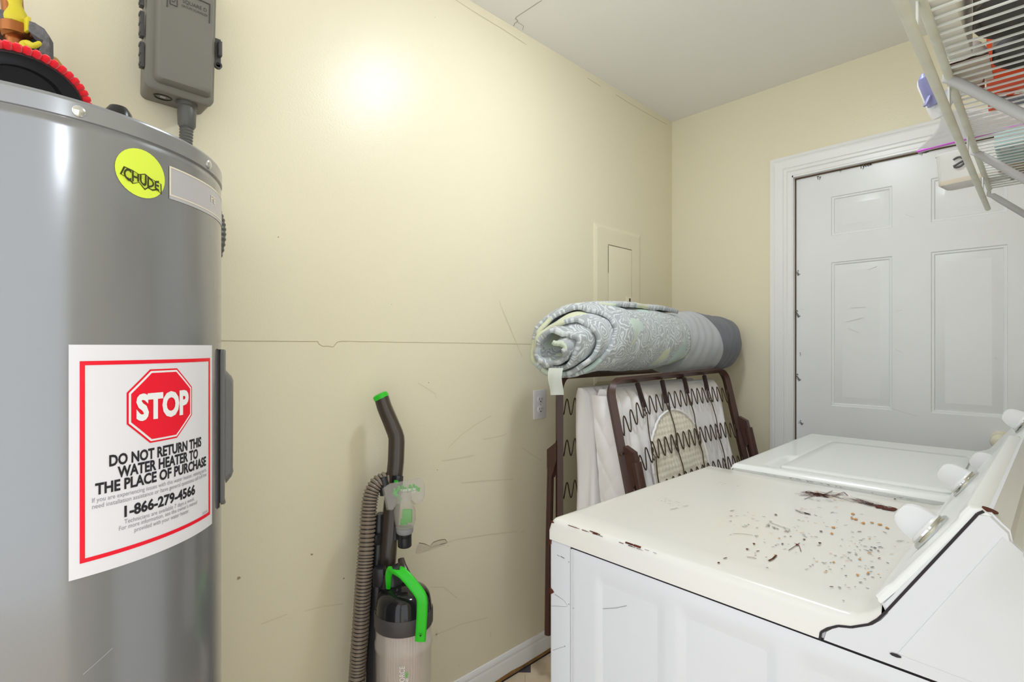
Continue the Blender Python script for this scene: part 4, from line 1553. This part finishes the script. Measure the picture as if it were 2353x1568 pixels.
    for k, (x0_, x1_, hh, nm) in enumerate(((1.865, 1.93, .03, 'narrow tan board lying on wire shelf next to the teal carton'), (1.945, 2.03, .022, 'tan board lying on wire shelf at its far end'))):
        bb = MB()
        bb.span((x0_, -.15, ZD), (x1_, .09 - .02 * k, ZD + hh), .0015)
        tag(bb.build('board', 'wood'), nm, 'board', 'boards on the wire shelf')
    # cloudy tub overhanging the edge
    t = empty('plastic_tub', at(2215, 420, z=ZD), 'cloudy plastic tub overhanging the far front edge of wire shelf', 'tub')
    c = at(2216, 424, z=ZD)
    ux = V((.94, -.34, 0)).normalized()
    uy = V((.34, .94, 0)).normalized()
    q00, q10 = at(2178, 440, z=ZD), at(2268, 422, z=ZD)
    e = (q10 - q00).normalized()
    f_ = V((-e.y, e.x, 0))
    if f_.x > 0: f_ = -f_
    wl_, dl_ = .16, .085

    def tr(s, z, r=.014, n=4):
        o = []
        for sx, sy, a0 in ((1, 1, 0), (-1, 1, 90), (-1, -1, 180), (1, -1, 270)):
            for i in range(n + 1):
                a = R(a0 + 90 * i / n)
                x = sx * (wl_ / 2 * s - r) + cos(a) * r
                y = sy * (dl_ / 2 * s - r) + sin(a) * r
                o.append(q00 + e * (wl_ / 2 + x) + f_ * (dl_ / 2 + y) + V((0, 0, z)))
        return o
    b = MB()
    b.loft([tr(.96, 0), tr(1.0, .004), tr(1.06, .085), tr(1.09, .087), tr(1.09, .092), tr(1.02, .0925), tr(.98, .006)])
    b.build('tub_body', 'tub', t)
    b = MB()
    b.loft([tr(.965, -.0006), tr(1.004, .003), tr(1.012, .012), tr(1.004, .012), tr(.99, .004)], True, False, False)
    b.build('stained_rim', 'tub_stain', t)
    b = MB()
    lab = lambda x, y: q00 + e * (.05 + x) + f_ * (dl_ * 1.04) * 1.0 + V((0, 0, .055 + y)) + f_ * .004
    pts = [(-cos(R(40 + 280 * i / 20)) * .014, sin(R(40 + 280 * i / 20)) * .014) for i in range(21)]
    b.tube([lab(x, y) for x, y in pts] + [lab(.013, 0.002)], .003, 6)
    b.build('printed_letter', 'can_base', t)


shelf_things()


# ================================================================== FOLDED ROLL-AWAY BED
TL = at(1398, 878, y=1.0)
TRt = at(1664, 850, y=1.0)
BW = TRt.x - TL.x


def bed():
    bd = empty('folding_bed', (TL.x + BW / 2, 1.08, 0), 'folded roll-away bed with brown steel frame and white mattress', 'folding bed')
    ex = V((1, 0, (TRt.z - TL.z) / BW))
    lean = at(1445, 1130, x=TL.x) - at(1398, 885, x=TL.x)
    ed = lean.normalized()
    H = .94
    nf = ex.cross(ed).normalized()
    if nf.y > 0: nf = -nf

    def F(u, v, o=0.0):
        return TL + ex * u + ed * v + nf * o
    # front bow: top bar with rounded corners and both legs (angle-iron section)
    def bow(G, hh, lbl):
        b = MB()
        rc = .055
        path = [G(0, hh)] + [G(0, hh - (hh - rc) * k / 6) for k in range(1, 7)]
        for i in range(1, 9):
            a = R(90 * i / 8)
            path.append(G(rc - cos(a) * rc, rc - sin(a) * rc))
        for k in range(1, 9): path.append(G(rc + (BW - 2 * rc) * k / 9, 0))
        for i in range(0, 9):
            a = R(90 * i / 8)
            path.append(G(BW - rc + sin(a) * rc, rc - cos(a) * rc))
        path += [G(BW, rc + (hh - rc) * k / 6) for k in range(1, 7)]
        b.tube(path, .0145, 4, flat=(1.25, .8), up=(0, -1, 0))
        return b.build(lbl, 'brown_steel', bd, smooth=30)
    bow(F, H, 'front_bow')
    yb = 1.215
    # rear half stands upright against the wall
    xb = TL.x + .004

    def G(u, v, o=0.0):
        return V((xb + u, yb + o, TL.z + .01 - v))
    bow(G, 1.02, 'rear_bow')
    # folded legs with gusset plates
    for u, sg in ((0, 1), (BW, -1)):
        b = MB()
        # front: hinged plate and tube leg swung outwards from the bow
        g0, g1 = (.215, .355)
        s = .0
        pl = [F(u - .012 * sg * 0, g0, .016), F(u, g0 - .004, .020), F(u, g0 + .02, .050), F(u, g0 + .10, .052), F(u, g0 + .13, .024), F(u, g0 + .05, .016)]
        b.loft([[p + V((-.012, 0, 0)) for p in pl], [p + V((.012, 0, 0)) for p in pl]])
        b.tube([F(u, g0 + .05, .046), F(u, g0 + .16, .046), F(u, H - .06, .048)], .0165, 14)
        b.build('leg', 'brown_steel', bd)
        b = MB()
        b.tube([F(u + .002, g0 + .10, .024), F(u + .002, g0 + .19, .026), F(u, g0 + .40, .030)], .007, 8, flat=(1.2, .6))
        b.tube([F(u, g0 + .185, .022), F(u, g0 + .185, .038)], .011, 10)
        b.build('brace', 'brown_steel', bd)
        # rear
        b = MB()
        pl = [G(u, .23, .006), G(u, .24, .012), G(u, .27, .052), G(u, .34, .052), G(u, .37, .030), G(u, .30, .006)]
        b.loft([[p + V((-.010, 0, 0)) for p in pl], [p + V((.010, 0, 0)) for p in pl]])
        b.tube([G(u, .33, .042), G(u, .60, .050), G(u, .95, .056)], .013, 12)
        b.build('leg', 'brown_steel', bd)
    b = MB()
    b.lathe([(.004, 0), (.004, .03), (.006, .032), (0, .034)], F(0, .232, .01), (-1, -.2, 0), 8)
    b.build('hinge_pin', 'spring', bd)
    # springs in the front face
    us = []
    for px, py in ((1462, 868), (1519, 865), (1570, 862), (1616, 860)):
        p = at(px, py, y=TL.y)
        us.append(p.x - TL.x)
    rows = (.105, .258, .398)
    for v0 in rows:
        b = MB()
        nw = 19 if v0 < .4 else 21
        amp = .031
        pts = []
        for k in range(nw * 12 + 1):
            t = k / (nw * 12)
            u = .012 + (BW - .024) * t
            sag = .050 * smoothstep(.22, .0, t) + .012 * smoothstep(.86, 1, t) - .012 * sin(pi * t)
            ww = sin(t * nw * 2 * pi)
            sh = math.copysign(abs(ww) ** .7, ww)
            e = smoothstep(0, .02, t) * smoothstep(1, .98, t)
            pts.append(F(u, v0 + sag + amp * sh * e, .002))
        b.tube(pts, .0024, 6)
        b.build('sinuous_spring', 'spring', bd, smooth=60)
    for i, u in enumerate(us):
        b = MB()
        L = .085 if i < 2 else .062
        du = .016 if i == 0 else .0
        hp = []
        for k in range(220):
            a = k * .9
            hp.append(F(u + du * k / 220 + .0075 * cos(a), .016 + L * k / 220, .0 + .0075 * sin(a)))
        b.tube(hp, .0018, 5, False)
        b.tube([F(u, .014, 0), F(u + du, .016 + L, 0)], .0072, 10)
        b.tube([F(u, .0, 0), F(u, .018, 0)], .002, 6)
        b.tube([F(u + du, .016 + L, 0), F(u + du + .002, rows[0] + .02, 0)], .002, 6)
        b.build('coil_spring', 'coil', bd, smooth=60)
        b = MB()
        for ra, rb in ((0, 1), (1, 2)):
            va, vb = rows[ra] + .015, rows[rb] - .02
            b.tube(bez([F(u + du + .004, va, .003), F(u + .012, va + (vb - va) * .35, .003), F(u + .006 + .01 * (i % 2), va + (vb - va) * .7, .003), F(u + .006, vb + .02, .003)], 5), .002, 6)
            for vv in (va, vb + .01):
                b.tube(bez([F(u + .004, vv - .012, .004), F(u + .011, vv, .004), F(u + .004, vv + .012, .004), F(u - .002, vv, .004), F(u + .004, vv - .012, .004)], 3), .0015, 5)
        b.tube([F(u + .006, rows[2] + .01, .003), F(u + .016, H - .2, .003)], .002, 6)
        b.build('link_wire', 'spring', bd, smooth=60)
    for k, v in enumerate((.115, .265, .42, .56)):
        b = MB()
        pts = []
        for q in range(60 * 6):
            t = q / 359
            u = .008 + (BW - .016) * t
            e = smoothstep(0, .02, t)
            pts.append(G(u, v + .03 * sin(t * 19 * 2 * pi) * e, .0))
        b.tube(pts, .0024, 6)
        b.build('sinuous_spring', 'spring', bd, smooth=60)
    # mattress: two folded halves under a fitted sheet
    def half(y_near, y_far, wob, nm, front):
        b = MB()
        x0, x1 = TL.x + .035, TL.x + BW - .03
        zt, z0 = TL.z - .03, .22
        nn, nv = 240, 60

        def section(z, t):
            lean_y = (TL.z - z) * (-lean.y / lean.z) if front else 0
            if front:
                ya = y_near - (TL.z - z) * (lean.y / lean.z) * -1
            ya = y_near + (lean.y / -lean.z) * (TL.z - z) if front else y_near + (lean.y / -lean.z) * (TL.z - z) * .45
            yf = y_far + (lean.y / -lean.z) * (TL.z - z) * .45 if front else y_far
            top = smoothstep(0, .035, zt - z) ** .5 if zt - z < .035 else 1
            o = []
            r = .03
            cyy, hy = (ya + yf) / 2, (yf - ya) / 2
            for k in range(nn):
                a = 2 * pi * k / nn
                ca, sa = cos(a), sin(a)
                px = math.copysign(abs(ca) ** .28, ca)
                py = math.copysign(abs(sa) ** .42, sa)
                x = (x0 + x1) / 2 + px * (x1 - x0) / 2
                y = cyy + py * hy * (.45 + .55 * top)
                wr = .0045 * noise.noise(V((x * 9, z * 3, y * 9 + wob)))
                # vertical gathers of the fitted sheet
                if py < -.6: y += .0065 * sin(x * 110 + 5 * noise.noise(V((x * 5, z * 4, 2)))) * smoothstep(.4, .9, -py) - .004 + wr
                if px < -.8: x += .006 * sin(y * 95 + 3 * z) + wr * 1.4 + .006 * sin(z * 21 + y * 20) * .4
                o.append(V((x, y, z)))
            return o
        rings = [section(zt - (zt - z0) * (k / nv), k / nv) for k in range(nv + 1)]
        b.loft(rings)
        return b.build(nm, 'sheet', bd, smooth=70)
    half(1.018, 1.098, 0, 'mattress', True)
    half(1.104, 1.192, 7, 'mattress', False)
    def band(uu, vv):
        z = TL.z - .05 - .80 * vv
        ya = 1.018 + (lean.y / -lean.z) * (TL.z - z)
        yb_ = 1.098 + (lean.y / -lean.z) * (TL.z - z) * .45
        y = ya + .012 + (yb_ - ya - .022) * uu
        a, c_ = (y * 14 + z * 9), (y * 14 - z * 9)
        q = .004 * (abs(sin(a * pi)) ** .5) * (abs(sin(c_ * pi)) ** .5) + .003 * noise.noise(V((y * 30, z * 16, 3)))
        return V((TL.x + .035 - .014 - q - .006 * sin(pi * uu), y, z))
    b = MB()
    b.grid(band, 20, 160)
    b.build('quilted_band', 'sheet', bd, smooth=70)
    # quilted patch where the sheet stops, with its piped rim
    pc = F(.0, 0)
    cu = at(1560, 1100, y=TL.y - .07).x - TL.x + .02
    off = -.0095

    def patch(uu, vv):
        a = -1 + 2 * uu
        top = .128 + .20 * (1 - sqrt(max(0, 1 - a * a)))
        v = top + (.62 - top) * vv
        u = cu + a * .200 + (.04 * vv)
        q = .0034 * (abs(sin(u * 150)) ** .6) * (abs(sin(v * 150)) ** .6) + .004 * noise.noise(V((u * 14, v * 14, 0)))
        return F(u, v, off + q + .0035)
    b = MB()
    b.grid(patch, 96, 90)
    b.build('quilted_patch', 'quilt_cream', bd, smooth=70)
    b = MB()
    b.tube([patch(k / 60, 0) + nf * .002 for k in range(61)], .0042, 8)
    b.tube([patch(0, k / 20) + nf * .001 for k in range(21)], .004, 8)
    b.tube([patch(1, k / 20) + nf * .001 for k in range(21)], .004, 8)
    b.build('piping', 'sheet', bd)


bed()


# ================================================================== BEDDING ON TOP OF THE BED
def bedding():
    # rolled paisley comforter: a padded spiral, its near end showing the folds
    b = MB()
    cx0 = 1.285
    cx0 = 1.262
    turns = 4.1
    ns, na = 420, 56
    length = .69

    def f(u, v):
        # u along the spiral (outside to core), v along the axis
        th = R(118) - u * turns * 2 * pi
        k = 1 - u * .74
        ry, rz = .148 * k, .120 * k
        st = .25 * (1 - u) ** 1.6 * (.22 + .78 * max(0, .35 - .65 * cos(th + .5))) + .020 * noise.noise(V((u * 26, 0, 2))) + .006 * noise.noise(V((u * 90, 0, 8)))
        x = cx0 + st + (length - st) * v
        near = smoothstep(.28, 0, v)
        fold = .016 * noise.noise(V((u * 20, v * 2.5, 1))) + .008 * noise.noise(V((u * 52, v * 8, 5))) + .011 * noise.noise(V((u * 8 + 3 + v * 3, v * 11, 7)))
        loose = smoothstep(.55, 1, u)
        wr = fold * (.45 + .55 * near + .6 * loose)
        ca, sa = cos(th), sin(th)
        yy = math.copysign(abs(ca) ** .9, ca) * (ry * (1 + .10 * loose) + wr)
        zz = math.copysign(abs(sa) ** .85, sa) * (rz * (1 - .22 * loose) + wr) - .012 * loose
        tail = 1 - .10 * smoothstep(.75, 1.0, v)
        lip = 1 - .075 * smoothstep(.10, 0, v) * (1 - loose)
        droop = .038 * smoothstep(1.42, 1.27, x)
        return V((x, 1.115 + yy * tail * lip, 1.266 - droop + zz * tail * lip))
    b.grid(f, ns, na, uv=lambda u, v: ((1 - u * .45) * u * 3.4, .235 * (1 - u) ** 1.7 + v * (.72 - .235 * (1 - u) ** 1.7)))
    o = b.build('rolled_comforter', 'paisley', smooth=80, recalc=False)
    md = o.modifiers.new('padding', 'SOLIDIFY')
    md.thickness = .015
    md.offset = -1
    md.use_even_offset = False
    tag(o, 'rolled grey and pale green paisley comforter on top of the folded bed', 'comforter')
    b = MB()

    def tg(u, v):
        p = at(1262 + 32 * u, 846 + 62 * v, x=1.252)
        return p + V((-.002 - .004 * sin(v * 5) + .004 * sin(u * 7 + v * 3), .004 * sin(v * 4), 0))
    b.grid(tg, 6, 12)
    t2 = b.build('care_tag', 'tag', o, smooth=60)
    t2.parent = o
    # grey blanket roll behind it
    b = MB()
    g0, g1 = 1.975, 2.515

    def ring(t, rr_):
        c = V((g0 + (g1 - g0) * t, 1.118 - .030 * t, 1.247 + .006 * t))
        out = []
        for k in range(56):
            a = 2 * pi * k / 56
            wr = 1 + .02 * sin(a * 3 + t * 9) + .05 * noise.noise(V((cos(a) * 1.5, sin(a) * 1.5, t * 5))) + .014 * sin(t * 60 + 2.5 * sin(a * 2) + 3 * a)
            out.append(V((c.x + .02 * cos(a - .6) - .055 * sin(a) * sin(pi * t), c.y + cos(a) * .128 * rr_ * wr, c.z + sin(a) * .132 * rr_ * wr)))
        return out
    ts = [k / 60 for k in range(61)]
    rad = lambda t: (.93 + .09 * sin(pi * min(1, t * 1.15))) * (sqrt(max(.0, 1 - ((t - .80) / .20) ** 2)) ** .7 if t > .80 else 1)
    lay = [ring(t, max(rad(t), .03)) for t in ts]
    gr = empty('rolled_blanket', (2.15, 1.12, 1.12), 'light grey blanket roll with dark grey end between the paisley comforter and end wall', 'blanket')
    cut = 27
    b.loft(lay[:cut + 1], True, True, False)
    b.build('blanket_body', 'grey_cloth', gr, smooth=80)
    b = MB()
    b.loft(lay[cut:], True, False, True)
    b.build('dark_end', 'dark_cloth', gr, smooth=80)


bedding()


# ================================================================== UPRIGHT VACUUM CLEANER
def vacuum():
    vc = V((.728, 1.156, 0))
    v = empty('vacuum_cleaner', vc, 'black and green upright bagless vacuum cleaner leaning at the cream wall', 'vacuum cleaner')
    S = 1185.0
    q = lambda px, py, d: at(px, py, d=d)
    # handle: grip, bend and stem (rounded-rectangular section)
    DT_ = 1.485
    grip = bez([q(877, 914, DT_), q(884, 937, DT_ - .002), q(897, 968, DT_ - .006), q(908, 995, DT_ - .012)], 6)
    stem = [q(911, 1006, 1.468), q(911.5, 1016, 1.466), q(910, 1060, 1.462), q(905, 1110, 1.455), q(900, 1170, 1.448), q(894, 1240, 1.436), q(889, 1300, 1.424), q(886, 1350, 1.415)]
    path = grip + stem

    def boxy(mb, pth, ra, rb, seg=16, pw=.5):
        rings = []
        side = RT
        for i, p in enumerate(pth):
            dd = (pth[min(i + 1, len(pth) - 1)] - pth[max(i - 1, 0)]).normalized()
            s = (side - dd * side.dot(dd)).normalized()
            n = dd.cross(s)
            a_ = ra[i] if isinstance(ra, list) else ra
            b_ = rb[i] if isinstance(rb, list) else rb
            rings.append([p + s * (math.copysign(abs(cos(2 * pi * k / seg)) ** pw, cos(2 * pi * k / seg)) * a_) + n * (math.copysign(abs(sin(2 * pi * k / seg)) ** pw, sin(2 * pi * k / seg)) * b_) for k in range(seg)])
        mb.loft(rings)
    b = MB()
    boxy(b, path, [.0195 + .0025 * min(1, i / 20) + .003 * max(0, min(1, (i - 22) / 6)) for i in range(len(path))], .019, 20, .62)
    b.build('handle_tube', 'vac_brown', v, smooth=50)
    b = MB()
    c0, c1 = q(877.5, 916, DT_), q(872, 905, DT_)
    boxy(b, [c0, c0 + (c1 - c0) * .35, c0 + (c1 - c0) * .8, c1], [.0205, .0208, .020, .015], [.0198, .02, .019, .014], 20, .62)
    b.build('grip_cap', 'green', v, smooth=50)
    b = MB()
    boxy(b, [q(914, 1094, 1.436), q(911, 1130, 1.43)], .016, .004, 12, .4)
    b.mi = 1
    boxy(b, [q(911, 1104, 1.431), q(910, 1111, 1.43)], .006, .002, 12, .4)
    b.build('stem_badge', ['vac_gloss', 'green'], v)
    # corrugated hose
    hp = bez([q(892, 1102, 1.455), q(880, 1104, 1.448), q(864, 1115, 1.436), q(852, 1140, 1.425), q(847, 1180, 1.415), q(842, 1250, 1.40), q(836, 1330, 1.38), q(830, 1420, 1.375), q(823, 1520, 1.37), q(818, 1600, 1.365), q(812, 1700, 1.36)], 90)
    # even spacing
    acc, pts = 0.0, [hp[0]]
    for a, c in zip(hp, hp[1:]):
        acc += (c - a).length
        if acc >= .0019:
            pts.append(c); acc = 0
    rad = []
    for i in range(len(pts)):
        k = i % 4
        rad.append(.0222 if k in (1, 2) else .0188)
    b = MB()
    b.tube(pts, rad, 22)
    for i, f in enumerate(b.bm.faces):
        pass
    b.bm.faces.ensure_lookup_table()
    nseg = 22
    for i, f in enumerate(b.bm.faces):
        rg = i // nseg
        if rg % 4 in (3,): f.material_index = 1
    b.build('hose', ['hose', 'vac_black'], v, smooth=70, recalc=False)
    b = MB()
    boxy(b, [q(880, 1097, 1.44), q(884, 1118, 1.435), q(883, 1140, 1.43)], [.011, .014, .010], .012, 12, .5)
    b.build('hose_clip', 'vac_black', v)
    b = MB()
    b.box(q(866, 1240, 1.41), (.02, .018, .03), None, .004)
    b.build('hose_clip', 'vac_black', v)
    # spine and lower body
    b = MB()
    sp_ = [q(874, 1180, 1.445), q(870, 1250, 1.435), q(868, 1330, 1.42), q(868, 1420, 1.405), q(864, 1520, 1.39), q(862, 1640, 1.375), q(862, 1900, 1.35)]
    boxy(b, sp_, [.010, .014, .017, .020, .023, .025, .03], .022, 16, .5)
    b.box(q(872, 1325, 1.36), (.03, .03, .05), M.Rotation(R(44), 4, 'Z'), .005)
    b.build('spine', 'vac_black', v, smooth=40)
    # dust cup
    r = .0735
    dC = 1.338
    c = at(928, 1455, d=dC)
    c = V((c.x, c.y, 0))
    zf = lambda py: CAMZ - (py - HORIZ) / S * dC
    zq = lambda py: CAMZ - (py - HORIZ) / S * 1.267
    tilt = V((0.02, .06, 1)).normalized()
    ztop = zf(1345)
    zb1, zb0 = zq(1431), zq(1467)
    b = MB()
    b.lathe([(r * 1.0, zb0), (r * 1.02, zb0 + .004), (r * 1.02, zb1 - .004), (r * .99, zb1)], c, (0, 0, 1), 48, True, True)
    b.build('cup_band', 'vac_band', v)
    b = MB()
    b.lathe([(r * .985, zb1 - .002), (r * .95, zb1 + .018), (r * .9, zb1 + .034), (r * .78, zb1 + .046), (r * .45, zb1 + .054), (0, zb1 + .056)], c, (0, 0, 1), 48, True, True)
    lid = b.build('cup_lid', 'vac_gloss', v)
    b = MB()
    ca = q(902, 1325, 1.36)
    b.lathe([(.026, 0), (.028, .02), (.024, .05), (.02, .055)], V((ca.x, ca.y, zb1 + .03)), (0, .1, 1), 24)
    b.build('lid_neck', 'vac_black', lid)
    bp = MB()
    rb = r * .97
    zbot = .16
    prof = [(rb * 1.0, zb0 + .002), (rb, zq(1501)), (rb * 1.035, zq(1505)), (rb * 1.035, zq(1515)), (rb, zq(1519)), (rb * .985, zbot + .03), (rb * .93, zbot)]
    inn = [(q_[0] - .0025, q_[1]) for q_ in prof]
    bp.lathe(prof + inn[::-1], c, (0, 0, 1), 56, False, False)
    cup = bp.build('dust_cup', 'clear', v, smooth=60)
    b = MB()
    n = 72
    rings = []
    for z in (zbot + .02, zf(1560), zf(1540), zf(1535), zb0 + .004):
        k = .62 if z > zf(1536) else (.60 if z > zf(1558) else .52)
        rings.append([V((c.x + cos(2 * pi * i / n) * rb * (k + (.03 if i % 2 else 0)), c.y + sin(2 * pi * i / n) * rb * (k + (.03 if i % 2 else 0)), z)) for i in range(n)])
    b.loft(rings)
    b.build('filter', 'filter', cup, smooth=20)
    # lettering reading upwards on the clear cup
    b = MB()
    face = atan2(-c.y, -c.x)

    def ct(px, zc):
        return face

    def cup_txt(body, ang, zc, w_, h_, mi, bold):
        b.mi = mi
        add_text(b, body, w_, h_, lambda x, y: V((c.x + cos(ang - y / rb) * (rb + .0012), c.y + sin(ang - y / rb) * (rb + .0012), zc + x)), bold)
    cup_txt('FORCE', face - .06, zq(1553), .044, .0125, 0, .0)
    cup_txt('ND', face + .10, zq(1566), .010, .006, 0, .02)
    cup_txt('PET', face + .10, zq(1552), .014, .006, 1, .02)
    b.build('lettering', ['white_ink', 'green'], cup, smooth=0)
    # carrying handle
    b = MB()
    hd = 1.275
    pth = bez([q(893, 1350, 1.33), q(894, 1318, 1.31), q(903, 1309, 1.30), q(925, 1318, 1.285), q(952, 1348, 1.27), q(968, 1372, 1.262), q(970, 1400, 1.26), q(968, 1440, 1.26), q(966, 1472, 1.262)], 6)
    m_ = len(pth)
    boxy(b, pth, [.006 + .0072 * min(1, i / (m_ * .3)) for i in range(m_)], [.007] * m_, 16, .5)
    hnd = b.build('carry_handle', 'green', v, smooth=50)
    b = MB()
    boxy(b, [q(906, 1309, 1.292), q(918, 1303, 1.292)], .010, .007, 12, .5)
    b.build('release_button', 'vac_black', hnd)
    b = MB()
    pq = q(966, 1462, 1.250)
    b.poly([pq + RT * .003 + V((0, 0, .002)), pq - RT * .003 + V((0, 0, .002)), pq - V((0, 0, .003))])
    add_text(b, 'PULL', .008, .0025, plane_map(pq + V((0, 0, .0055)), RT, (0, 0, 1)))
    b.build('arrow_mark', 'black_ink', hnd, smooth=0)
    b = MB()
    boxy(b, [q(922, 1288, 1.42), q(924, 1300, 1.405), q(931, 1320, 1.39)], [.009, .011, .014], .01, 12, .6)
    b.build('tool_post', 'vac_brown', v)
    # floor head
    b = MB()
    fh = V((c.x, c.y, 0))
    b.lathe([(r * .9, .10), (r * .95, .165)], fh, (0, 0, 1), 40)
    b.box(fh + V((.03, -.05, .05)), (.32, .24, .075), M.Rotation(R(-44), 4, 'Z'), .02, 3)
    b.box(fh + V((.0, .0, .10)), (.14, .12, .08), M.Rotation(R(-44), 4, 'Z'), .02, 3)
    b.build('floor_head', 'vac_black', v)
    # turbo brush tool clipped to the stem
    t = empty('turbo_brush_tool', q(930, 1150, 1.40), 'clear turbo brush attachment with green rotor clipped on the vacuum stem', 'vacuum tool')
    dd = 1.382
    b = MB()
    head = [(882, 1122), (896, 1112), (962, 1100), (972, 1104), (975, 1118), (974, 1140), (970, 1152), (955, 1158), (948, 1150), (912, 1158), (903, 1172), (892, 1171), (889, 1154), (885, 1138)]
    fr = [q(px, py, dd - .022) for px, py in head]
    mid = [q(930 + (px - 930) * 1.03, 1136 + (py - 1136) * 1.04, dd) for px, py in head]
    bk = [q(px - 4, py + 2, dd + .028) for px, py in head]
    b.loft([fr, mid, bk])
    neck = [(q(930, 1130, dd - .012), .016, .012), (q(928, 1150, dd - .014), .020, .018), (q(930, 1175, dd - .012), .0285, .022), (q(931, 1195, dd - .008), .028, .022), (q(930, 1212, dd - .004), .023, .020)]
    rings = []
    for p, a_, b_ in neck:
        rings.append([p + RT * (cos(2 * pi * k / 28) * a_) - FW * (sin(2 * pi * k / 28) * b_) for k in range(28)])
    b.loft(rings)
    b.build('clear_housing', 'smoke', t, smooth=40)
    b = MB()
    for k in range(14):
        f_ = k / 13
        p = q(906 + 56 * f_, 1128 - 6 * f_ + 5 * sin(k * 2.1), dd + .004)
        b.tube([p - V((0, 0, .004)), p + V((.004 * sin(k), 0, .006))], .0034, 8)
    b.box(q(936, 1186, dd - .004), (.026, .014, .036), M.Rotation(R(-44), 4, 'Z'), .004)
    b.box(q(928, 1200, dd - .004), (.020, .012, .016), M.Rotation(R(-44), 4, 'Z'), .004)
    b.tube([q(905, 1132, dd + .004), q(922, 1150, dd + .004)], .005, 8)
    b.build('green_rotor', 'green', t)
    b = MB()
    cc = q(930, 1212, dd)
    b.lathe([(.0235, 0), (.0225, -.012), (.0195, -.016)], cc + V((0, 0, 0)), (0, 0, 1), 28, True, True)
    b.build('collar', 'light_ring', t)
    b = MB()
    b.lathe([(.0185, -.016), (.0185, -.024), (.0180, -.025), (.0182, -.027), (.0182, -.05), (.0165, -.052)], cc, (0, 0, 1), 28, True, True)
    b.build('nozzle_socket', 'vac_black', t)
    b = MB()
    a = R(8)
    ux_, uy_ = RT * cos(a) + V((0, 0, sin(a))), V((0, 0, cos(a))) - RT * sin(a)
    add_text(b, 'TURBOBRUSH', .040, .0062, plane_map(q(938, 1126, dd - .0235), ux_, uy_), .01, .1)
    add_text(b, 'PET', .010, .0055, plane_map(q(951, 1131, dd - .0235), ux_, uy_), .01, .1)
    b.build('lettering', 'white_ink', t, smooth=0)
    b = MB()
    boxy(b, [q(904, 1210, 1.436), q(906, 1240, 1.432)], .014, .012, 12, .5)
    b.build('tool_clip', 'vac_black', v)


vacuum()
